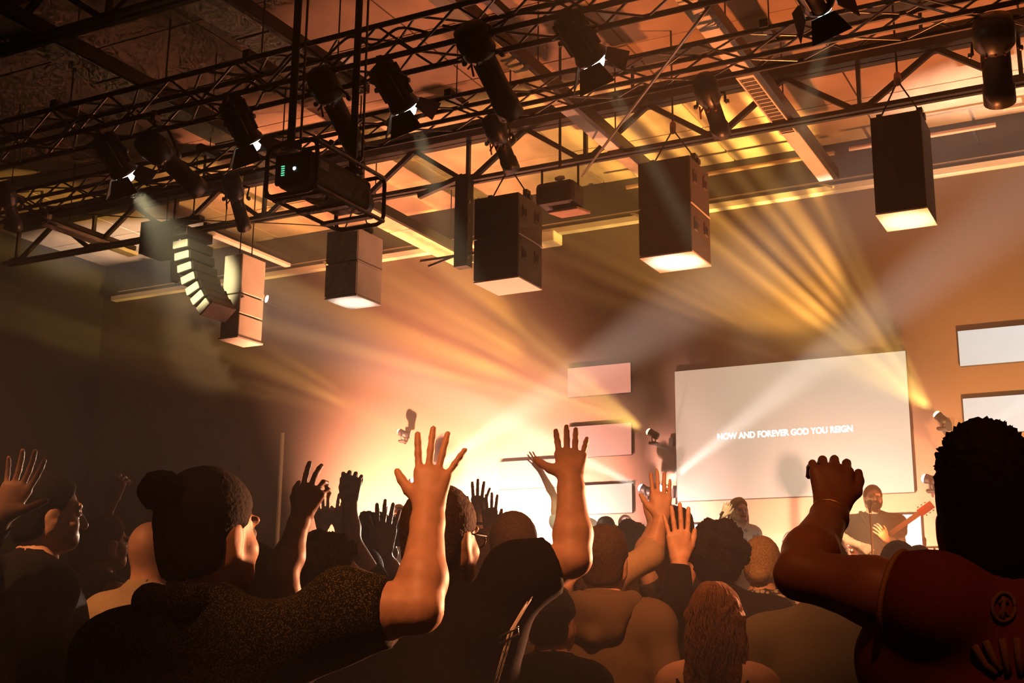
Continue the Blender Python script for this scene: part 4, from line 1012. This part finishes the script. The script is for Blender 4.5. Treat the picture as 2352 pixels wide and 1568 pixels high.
person('person hidden behind the man with the bun, right hand lifted with bent fingers', (585, 1255), 3.5, yaw=.0, skin='brown', hair=('short', 'black'), shirt=M_char, lod=0,
       arms={'R': arm((652, 1318), 3.3, (690, 1188), 3.4, 'R', .35, .32, curl=(10, 18, 45, 55), spread=(12, 4, -6, -14), thumb=(40, 25), fat=1.05, q=.955)})
person('curly-haired person with glasses beside the speckled shirt', (752, 1238), 4.0, yaw=-.55, skin='tan', hair=('curly', 'brown'), shirt=M_char, hyaw=-.25, lod=0, extra=glasses)
person('person with a dark round head just above the curly hair', (735, 1222), 6.4, yaw=.0, skin='fair', hair=('short', 'black'), shirt=M_navy, lod=2)
person('person lifting a clenched fist in front of the pink haze', (838, 1262), 5.9, yaw=.05, skin='tan', hair=('short', 'black'), shirt=M_green, lod=1,
       arms={'R': arm((806, 1238), 5.7, (803, 1152), 5.75, 'R', .25, -.03, curl=(72, 74, 74, 70), thumb=(20, 25), q=1.15, fat=1.1)})
person('person with a round dark head clapping both hands', (868, 1192), 6.6, yaw=-.1, skin='brown', hair=('afro', 'black'), shirt=M_green, lod=1,
       arms={'R': arm((902, 1318), 6.3, (882, 1268), 6.2, 'R', .1, .02, curl=(8, 8, 8, 8), spread=(6, 0, -6, -12), thumb=(35, 15), q=1.15), 'L': arm((846, 1316), 6.35, (868, 1276), 6.3, 'L', .1, .06, curl=(8, 8, 8, 8), thumb=(30, 15), q=1.1)})
person('small person with two pale blurred hands in the air far off by the wall', (775, 1225), 9.6, yaw=.0, skin='fair', hair=('short', 'brown'), shirt=M_beige, lod=2,
       arms={'R': arm((792, 1248), 9.4, (778, 1212), 9.4, 'R', .2, .15, q=1.2), 'L': arm((738, 1248), 9.4, (742, 1216), 9.4, 'L', .2, -.15, q=1.2)})
# --- middle
person('person with combed-back hair left of the black sleeve', (1181, 1181), 5.25, yaw=.05, skin='tan', hair=('neat', 'brown'), shirt=M_char, lod=1)
person('woman with long dark hair right of the glasses', (1094, 1222), 6.0, yaw=.0, skin='fair', hair=('wavy', 'brown'), shirt=M_tee, lod=1)
person('woman with long fairer hair next to the dark long hair', (1130, 1220), 6.5, yaw=-.2, skin='fair', hair=('wavy', 'auburn'), shirt=M_rose, lod=1)
def watch(i):
    J = i['J']['R']; wr, el = np.array(J[2]), np.array(J[1]); d = nrm(wr-el); o = wr-d*.03; a = nrm(np.cross(d, (0, 1, 0))); b = np.cross(d, a)
    mesh_tube('wrist_watch', [Vector(o+(a*math.cos(t)+b*math.sin(t))*.034*i['s']) for t in np.linspace(0, 6.2832, 17)], .008, M_black, i['e'])
person('person with a wristwatch on a lifted arm behind the glasses', (1105, 1262), 7.4, yaw=.0, skin='tan', hair=('short', 'brown'), shirt=M_navy, lod=1, extra=watch,
       arms={'R': arm((1098, 1238), 7.2, (1100, 1188), 7.2, 'R', .15, .0, curl=(10, 10, 12, 14), q=1.05), 'L': arm((1128, 1248), 7.1, (1124, 1214), 7.1, 'L', .2, .0, curl=(10, 12, 12, 14), q=1.0)})
def hood(i):
    s, S_ = i['s'], i['S']; H = Field()
    ch = [(-.060, .075, 1.425), (-.105, .02, 1.462), (-.112, -.05, 1.478), (-.070, -.105, 1.472), (0, -.125, 1.462), (.070, -.105, 1.472), (.112, -.05, 1.478), (.105, .02, 1.462), (.060, .075, 1.425)]
    rr = (.026, .034, .040, .043, .044, .043, .040, .034, .026)
    for k in range(8): H.cap(S_(*ch[k]), S_(*ch[k+1]), rr[k]*s, rr[k+1]*s, .03)
    H.ell(S_(0, -.135, 1.395), S_(.115, .034, .075), .05).cap(S_(-.10, -.11, 1.44), S_(0, -.145, 1.36), .028*s, .024*s, .03).cap(S_(.10, -.11, 1.44), S_(0, -.145, 1.36), .028*s, .024*s, .03)
    link('hood', H.mesh(.011*s, (), 'hood', (M_hood,), waves(42, .0045, 3, .5)), i['e'])
person('man with a short back-and-sides haircut in an olive-brown hoodie', (1388, 1214), 4.85, yaw=.12, skin='tan', hair=('fade', 'brown'), shirt=M_hood, sleeve='long', build=1.1, lod=0, extra=hood)
person('person in a tan work shirt reaching both arms up, hidden behind the hoodie', (1352, 1268), 5.7, yaw=.0, skin='tan', hair=('short', 'brown'), shirt=M_sleeve, sleeve='roll', build=1.05, lod=1,
       arms={'R': arm((1494, 1276), 5.55, (1519, 1192), 5.6, 'R', .2, .02, curl=(5, 5, 5, 6), spread=(4, 1, -3, -6), thumb=(45, 12), q=1.12, fat=1.1, sh=at(1392, 1335, D=5.5)),
             'L': arm((1290, 1400), 5.5, (1300, 1345), 5.4, 'L', .3, .1)})
person('person with one bare slanting arm raised beside the rolled sleeve', (1452, 1270), 6.5, yaw=.0, skin='fair', hair=('short', 'brown'), shirt=M_char, lod=1,
       arms={'R': arm((1470, 1278), 6.3, (1502, 1205), 6.35, 'R', .2, .2, curl=(5, 5, 6, 6), thumb=(35, 15), q=1.05)})
person('small curly dark head seen against the bright stage left of the raised arms', (1450, 1206), 8.6, yaw=.1, skin='fair', hair=('curly', 'brown'), shirt=M_white_c, lod=1)
person('bald man in a dusty rose top', (1552, 1238), 5.9, yaw=.1, skin='tan', hair=('bald', 'black'), shirt=M_rose, build=1.1, lod=1)
person('tall man with cropped hair right of the reaching hands', (1551, 1170), 7.2, yaw=-.1, skin='tan', hair=('fade', 'brown'), shirt=M_navy, build=1.05, lod=1)
person('dark rounded figure between the bald man and the big curly hair', (1592, 1252), 7.9, yaw=.0, skin='tan', hair=('long', 'brown'), shirt=M_char, lod=2)
person('person with thick curly dark hair in a black long-sleeved top, one hand lifted', (1650, 1213), 5.2, yaw=.14, skin='tan', hair=('afro', 'black'), shirt=M_tee, sleeve='long', build=1.22, lod=0,
       arms={'L': arm((1562, 1385), 5.0, (1561, 1290), 5.05, 'L', .1, .0, curl=(5, 6, 6, 8), spread=(5, 0, -5, -12), thumb=(35, 15), q=1.1, flip=True)})
def straps(i):
    s, S_ = i['s'], i['S']; r = np.random.default_rng(4)
    def on(x, z, y=-.2): return Vector(S_(x, y, z))
    body = next(c for c in i['e'].children if c.name.startswith('body'))
    def drop(x, z):
        ok, p, n, _ = body.ray_cast(Vector(S_(x, -.6, z)), Vector((0, 1, 0))); return p+n*.004 if ok else Vector(S_(x, -.12, z))
    for (xa, za, xb, zb) in ((-.13, 1.42, .05, 1.16), (.13, 1.42, -.05, 1.16), (-.10, 1.30, .03, 1.12), (.10, 1.30, -.03, 1.12)):
        mesh_tube('back_strap', [drop(xa+(xb-xa)*t, za+(zb-za)*t) for t in np.linspace(0, 1, 14)], .0045, M_tee, i['e'])
        for t in np.linspace(.08, .92, 9):
            p = drop(xa+(xb-xa)*t, za+(zb-za)*t); mesh_tube('strap_knot', [p+Vector((-.005, -.002, 0)), p+Vector((.005, -.002, .002))], .0065, M_tee, i['e'])
    H = Field().ell(S_(0, 0, 1.05), S_(.165, .125, .17), .04).plane(S_(0, 0, 1.16), (0, -.2, 1)).plane(S_(0, 0, .84), (0, 0, -1))
    link('dress_back', H.mesh(.016*s, (), 'dress', (M_tee,), waves(20, .003, 8)), i['e'])
person('girl with long curly auburn hair and a strappy open-backed top, low in front', (1642, 1346), 4.15, yaw=.12, skin='fair', hair=('longcurl', 'auburn'), shirt=None, sleeve='none', lod=0, extra=straps, build=.95)
# --- right
person('woman with fair hair gathered at the back in a lace top', (1748, 1236), 6.2, yaw=.1, skin='fair', hair=('bun', 'blonde'), shirt=M_lace, sleeve='short', lod=1, neckline=.03)
person('person with a small dark head low behind the lace top', (1793, 1284), 8.4, yaw=.1, skin='tan', hair=('short', 'black'), shirt=M_tee, lod=2)
person('broad man in an olive shirt behind the raised fist', (1893, 1228), 4.35, yaw=.12, skin='tan', hair=('short', 'brown'), shirt=M_oliv, sleeve='short', build=1.3, lod=0)
person('person in a dark floral dress below the raised arm', (2062, 1335), 4.6, yaw=.1, skin='brown', hair=('bun', 'black'), shirt=M_floral, sleeve='none', skirt=M_floral, lod=1)
person('person with a dark cropped head below the guitar neck', (2062, 1247), 6.2, yaw=.1, skin='deep', hair=('short', 'black'), shirt=M_tee, lod=1)
person('person with a fair topknot and pale scarf right of the guitarist', (2109, 1256), 8.2, yaw=.1, skin='fair', hair=('tail', 'brown'), shirt=M_beige, lod=1)
person('person at the right edge beyond the flat top, only hair and ear showing', (2372, 1200), 3.6, yaw=.1, skin='tan', hair=('short', 'brown'), shirt=M_tee, lod=1)
def pattern_strap(i):
    sh = next(c for c in i['e'].children if c.name.startswith('shirt')); pts = []
    for t in np.linspace(0, 1, 14):
        ok, p, n, _ = sh.ray_cast(Vector(i['S'](.13-.02*t, -.6, 1.36-.45*t)), Vector((0, 1, 0)))
        if ok: pts.append(p+n*.006)
    if len(pts) > 1: mesh_tube('bag_strap', pts, .016, M_lace, i['e'])
person('dark-haired person in black with a patterned bag strap, left of the hoodie', (1268, 1352), 4.25, yaw=.0, skin='tan', hair=('short', 'black'), shirt=M_tee, sleeve='short', lod=1, extra=pattern_strap)
person('dark-haired person half hidden behind the bent elbow of the man in black', (1328, 1290), 7.2, yaw=-.2, skin='fair', hair=('thin', 'black'), shirt=M_tee, sleeve='short', lod=1)
# --- band on the stage
BAND = 'musicians on the stage'
def face_cam(P): return math.atan2(-(CAM.x-P.x), (CAM.y-P.y))+0.0
gp = at(2003, 1116, Y=12.75)
M_wood = mat('cherry_guitar_wood', (.30, .05, .03), .25, 0, .25, 12); M_neck = mat('guitar_neck', (.20, .10, .05), .4); M_mtl = M_alu
def guitar(i):
    e = empty('electric_guitar', tuple(Vector(i['org'])+Vector((0, 0, .95*i['s']))), 'red-brown electric guitar held by the bearded man', 'guitar')
    B = lambda p: Vector(at(*p[:2], D=p[2]))
    D0 = i['D']-.24
    body, head = B((1984, 1268, D0)), B((2058, 1216, D0-.06))
    ax = (head-body).normalized(); nrmv = (CAM-body).normalized(); nrmv = (nrmv-ax*nrmv.dot(ax)).normalized(); sd = nrmv.cross(ax)
    Rm = np.array([list(sd), list(ax), list(nrmv)]).T
    loc = e.location
    G = Field(); o = np.array(body-loc)
    W = lambda x, y, z: o+Rm @ np.array((x, y, z))
    for (x, y, rx, ry) in ((0, -.10, .16, .15), (0, .09, .125, .11), (-.07, .17, .05, .06), (.07, .17, .05, .06)): G.ell(W(x, y, 0), (rx, ry, .028), .03, 0, Rm)
    link('guitar_body', G.mesh(.011, (), 'guitar_body', (M_wood,)), e)
    def gb(name, a, b, w_, h_, m):
        a, b = Vector(W(*a)), Vector(W(*b)); c = (a+b)/2; q = Matrix((sd, ax, nrmv)).transposed().to_quaternion()
        ob = link(name, unit('box', m), e); ob.location = c; ob.scale = (w_, (b-a).length, h_); ob.rotation_mode = 'QUATERNION'; ob.rotation_quaternion = q; return ob
    gb('pickguard', (0.02, -.02, .03), (.02, .14, .03), .13, .008, M_trim); gb('neck', (0, .10, .03), (0, .66, .03), .05, .022, M_neck); gb('headstock', (0, .66, .03), (0, .82, .026), .08, .02, M_wood)
    for y in (-.02, .07): gb('pickup', (0, y, .036), (0, y+.035, .036), .08, .02, M_alu)
    gb('bridge', (0, -.10, .036), (0, -.08, .036), .08, .02, M_alu); gb('tailpiece', (0, -.19, .036), (0, -.17, .036), .08, .02, M_alu)
    for k in range(4): lathe('control_knob', [(.014, 0), (.014, .015), (.004, .018)], M_trim, e, Vector(W(.08+.02*(k % 2), -.08-.05*(k//2)-.02*(k % 2), .03))+e.location, nrmv, 8)
    for k in range(6): lathe('tuning_peg', [(.006, 0), (.01, .006), (.006, .014)], M_alu, e, Vector(W((-1)**k*.046, .69+.02*k, .028))+e.location, sd*(-1)**k, 6)
    # strap across chest and back
    s = i['s']; SS = lambda x, y, z: Vector(i['org'])+Vector(i['Rz'] @ (np.array((x, y, z))*s))
    tube('strap', [SS(-.16, .10, 1.02), SS(-.10, .16, 1.14), SS(.0, .165, 1.28), SS(.10, .11, 1.44), SS(.12, 0, 1.50), SS(.08, -.12, 1.40)], .022, M_char, e, 6)
    # straight microphone stand in front of him
    ms = at(1998, 1160, D=i['D']-.62); st = empty('microphone_stand', (ms.x, ms.y, STAGE_Z), 'straight microphone stand in front of the bearded guitarist', 'microphone stand')
    mt = ms.z
    rod('pole', (ms.x, ms.y, STAGE_Z+.02), (ms.x, ms.y, mt), .011, M_black, st); lathe('base', [(.15, 0), (.15, .015), (.03, .03), (.015, .04)], M_black, st, (ms.x, ms.y, STAGE_Z))
    lathe('microphone', [(.012, -.10), (.02, -.02), (.03, .02), (.026, .05), (.008, .065)], M_black, st, (ms.x, ms.y, mt), (Vector((ms.x, ms.y, mt))-CAM).normalized()*.6+Vector((0, 0, .8)), 12)
def beard(i):
    s, hd, HR = i['s'], i['hd'], i['HR']; B = Field(); B.ell(hd((0, .062, 1.552)), np.array((.052, .045, .045))*s, .02, 0, HR)
    for x in (-1, 1): B.cap(hd((.068*x, .01, 1.60)), hd((.045*x, .06, 1.555)), .016*s, .022*s, .03)
    B.cap(hd((-.03, .098, 1.585)), hd((.03, .098, 1.585)), .010*s, .010*s, .015); B.ell(hd((0, .11, 1.567)), np.array((.022, .02, .008))*s, .005, 0, HR, sub=True)
    link('beard', B.mesh(.008, (), 'beard', (HAIRC['brown'],), waves(160, .002, 4)), i['e'])
Dg = (gp-CAM).dot(FWD)
def gx(i): i['D'] = Dg; beard(i); guitar(i)
yg = face_cam(gp)
person('bearded guitarist in a dark T-shirt singing on the stage', tuple(gp), 0, yaw=yg, base=STAGE_Z, skin='fair', hair=('short', 'brown'), shirt=M_tee2, trousers=mat('pale_jeans', (.45, .5, .52), .9), build=1.2, lod=1, group=BAND, extra=gx, hyaw=.15, hpitch=.1,
       arms={'R': (at(1938, 1240, D=Dg-.05), at(1976, 1252, D=Dg-.33), nrm(at(2000, 1268, D=Dg-.36)-at(1976, 1252, D=Dg-.33)), nrm((0, 0, 1)), dict(curl=(30, 32, 34, 36), n=-IF, thumb=(35, 20))),
             'L': (at(2070, 1243, D=Dg-.10), at(2036, 1238, D=Dg-.36), nrm(at(2026, 1224, D=Dg-.36)-at(2036, 1238, D=Dg-.33)), nrm(IR*.3+IU*.8), dict(curl=(45, 48, 48, 45), n=-IF, thumb=(40, 20)))})
wp = at(1696, 1146, Y=12.7); Dw = (wp-CAM).dot(FWD)
def mic(i):
    h_ = at(1668, 1170, D=Dw-.16); e = empty('microphone', tuple(h_), 'dark hand-held microphone at the singing woman\'s mouth', 'microphone')
    d = (at(1676, 1166, D=Dw-.12)-at(1664, 1176, D=Dw-.2)).normalized()
    lathe('handle', [(.010, -.13), (.014, -.10), (.018, .02), (.018, .03)], M_black, e, h_, d, 10); lathe('grille', [(.018, .03), (.027, .05), (.026, .075), (.010, .09)], M_steel, e, h_, d, 12)
person('blonde woman in a floral top singing into a hand-held microphone', tuple(wp), 0, yaw=face_cam(wp)+.25, base=STAGE_Z, skin='fair', hair=('wavy', 'blonde'), shirt=shirt_pattern('pale_floral_top', (.62, .55, .48), (.22, .09, .07), 14, .30), sleeve='short', skirt=M_white_c, lod=1, group=BAND, extra=mic, hyaw=.25, build=.95,
       arms={'R': (at(1648, 1222, D=Dw-.05), at(1661, 1184, D=Dw-.2), nrm(at(1668, 1170, D=Dw-.2)-at(1661, 1184, D=Dw-.2)), nrm(IR*.7-IU*.2), dict(curl=(60, 62, 62, 60), n=-IF))})
sp_ = at(1318, 1128, Y=13.2); Ds = (sp_-CAM).dot(FWD)
person('overexposed singer on the stage with one arm flung up, behind the raised forearm', tuple(sp_), 0, yaw=face_cam(sp_), base=STAGE_Z, skin='fair', hair=('short', 'blonde'), shirt=M_white_c, lod=1, group=BAND,
       arms={'R': (at(1274, 1142, D=Ds), at(1240, 1078, D=Ds-.08), nrm(at(1222, 1050, D=Ds-.1)-at(1240, 1078, D=Ds-.08)), nrm(IR), dict(curl=(10, 10, 12, 14), n=-IF, sleeve='cap'))})
lp = at(916, 1160, Y=13.0)
person('pale overexposed musician on the far left of the stage', tuple(lp), 0, yaw=face_cam(lp), base=STAGE_Z, skin='fair', hair=('short', 'blonde'), shirt=M_white_c, lod=2, group=BAND)
dp = at(1436, 1184, Y=14.25)
person('pale grey-haired musician standing at the back of the stage', (dp.x, dp.y, dp.z), 0, yaw=face_cam(dp), base=STAGE_Z, skin='fair', hair=('short', 'grey'), shirt=M_white_c, lod=2, group=BAND) if dp.z-STAGE_Z > 1.2 else None
ms2 = at(2146, 1256, Y=13.0); st2 = empty('microphone_stand', (ms2.x, ms2.y, STAGE_Z), 'unused microphone stand on the right of the stage', 'microphone stand')
rod('pole', (ms2.x, ms2.y, STAGE_Z+.02), (ms2.x, ms2.y, ms2.z), .011, M_alu, st2); lathe('base', [(.14, 0), (.14, .015), (.03, .03), (.015, .04)], M_black, st2, (ms2.x, ms2.y, STAGE_Z))
rod('cross_bar', (ms2.x-.09, ms2.y, ms2.z), (ms2.x+.09, ms2.y, ms2.z), .010, M_alu, st2)
for k in (-1, 1): lathe('microphone', [(.010, -.06), (.016, 0), (.022, .03), (.008, .055)], M_black, st2, (ms2.x+.09*k, ms2.y, ms2.z+.05), (0, -.3, 1), 10)
# ------------------------------------------------------------------ unseen fill lamps added to light the crowd from behind
def crowd_fill_lamp(loc, tgt, label, col, energy, angle, blend=.7):
    e = empty('crowd_fill_lamp', (loc[0], loc[1], CEIL_Z), label, 'lamp', 'added fill lamps over the hall'); p = Vector(loc); d = (Vector(tgt)-p).normalized()
    rod('drop_pipe', (p.x, p.y, CEIL_Z), (p.x, p.y, p.z+.14), .014, M_steel, e)
    for k in (-1, 1): tube('yoke_arm', [p+Vector((0, 0, .15)), p+Vector((.13*k, 0, .12)), p+Vector((.13*k, 0, 0))], .01, M_steel, e, 6)
    lathe('lamp_can', [(.04, -.18), (.09, -.16), (.11, -.04), (.115, .10), (.105, .10)], M_can, e, p, d)
    lathe('lens', [(.001, .08), (.10, .08), (.001, .09)], lens_mat('house', col, 6.0), e, p, d)
    spot('lamp_light', p+d*.13, d, energy, col, angle, blend, .08, e)
crowd_fill_lamp((-1.0, 2.3, 4.3), (-2.0, 5.5, 1.2), 'orange fill lamp added over the hall just out of view', (1, .32, .10), 750, 42, 1.0)
crowd_fill_lamp((-1.2, -.9, 5.6), (-1.25, 2.4, 1.6), 'orange fill lamp added behind the camera over the front row', (1, .32, .10), 1000, 18, 1.0)
crowd_fill_lamp((-3.6, .2, 6.0), (-3.75, 3.0, 1.75), 'orange fill lamp added over the left side of the hall', (1, .36, .12), 1700, 16, 1.0)
crowd_fill_lamp((.9, -1.0, 5.6), (-.45, 2.2, 1.45), 'dim red fill lamp added over the right side of the hall', (1, .24, .07), 330, 20, 1.0)
# ------------------------------------------------------------------ pieces that belong to a part go one level deeper
RULES = {'lens': ('lamp_head', 'lamp_can', 'housing', 'barrel'), 'handle_slot': ('handle_plate',), 'wedge_front': ('wedge_cabinet',), 'lettering': ('lit_face',),
         'back_lettering': ('shirt',), 'emblem_ring': ('shirt',), 'emblem_mark': ('shirt',), 'sleeve_trim': ('shirt',), 'collar': ('shirt',), 'hood': ('shirt',), 'bag_strap': ('shirt',),
         'hair_bun': ('hair',), 'louvre_blade': ('reflector',), 'tilt_knob': ('yoke',), 'cooling_fin': ('housing',), 'green_indicator': ('rear_panel',), 'white_indicator': ('rear_panel',),
         'vent_label': ('projector_body',), 'pickup': ('guitar_body',), 'control_knob': ('guitar_body',), 'bridge': ('guitar_body',), 'tailpiece': ('guitar_body',), 'pickguard': ('guitar_body',),
         'tuning_peg': ('headstock',), 'pole_flange': ('hanging_pole',), 'bolt_head': ('post_tube',), 'hair_locks': ('hair',), 'shutter_lever': ('lamp_house',), 'strap_knot': ('body',), 'back_strap': ('body',)}
for o in list(bpy.data.objects):
    if o.parent is None or o.parent.parent is not None: continue
    r_ = RULES.get(o.name.split('.')[0])
    if not r_: continue
    c_ = [q for q in o.parent.children if q.name.split('.')[0] in r_]
    if not c_: continue
    b_ = min(c_, key=lambda q: (q.location-o.location).length)
    o.parent = b_; o.matrix_parent_inverse = b_.matrix_basis.inverted()
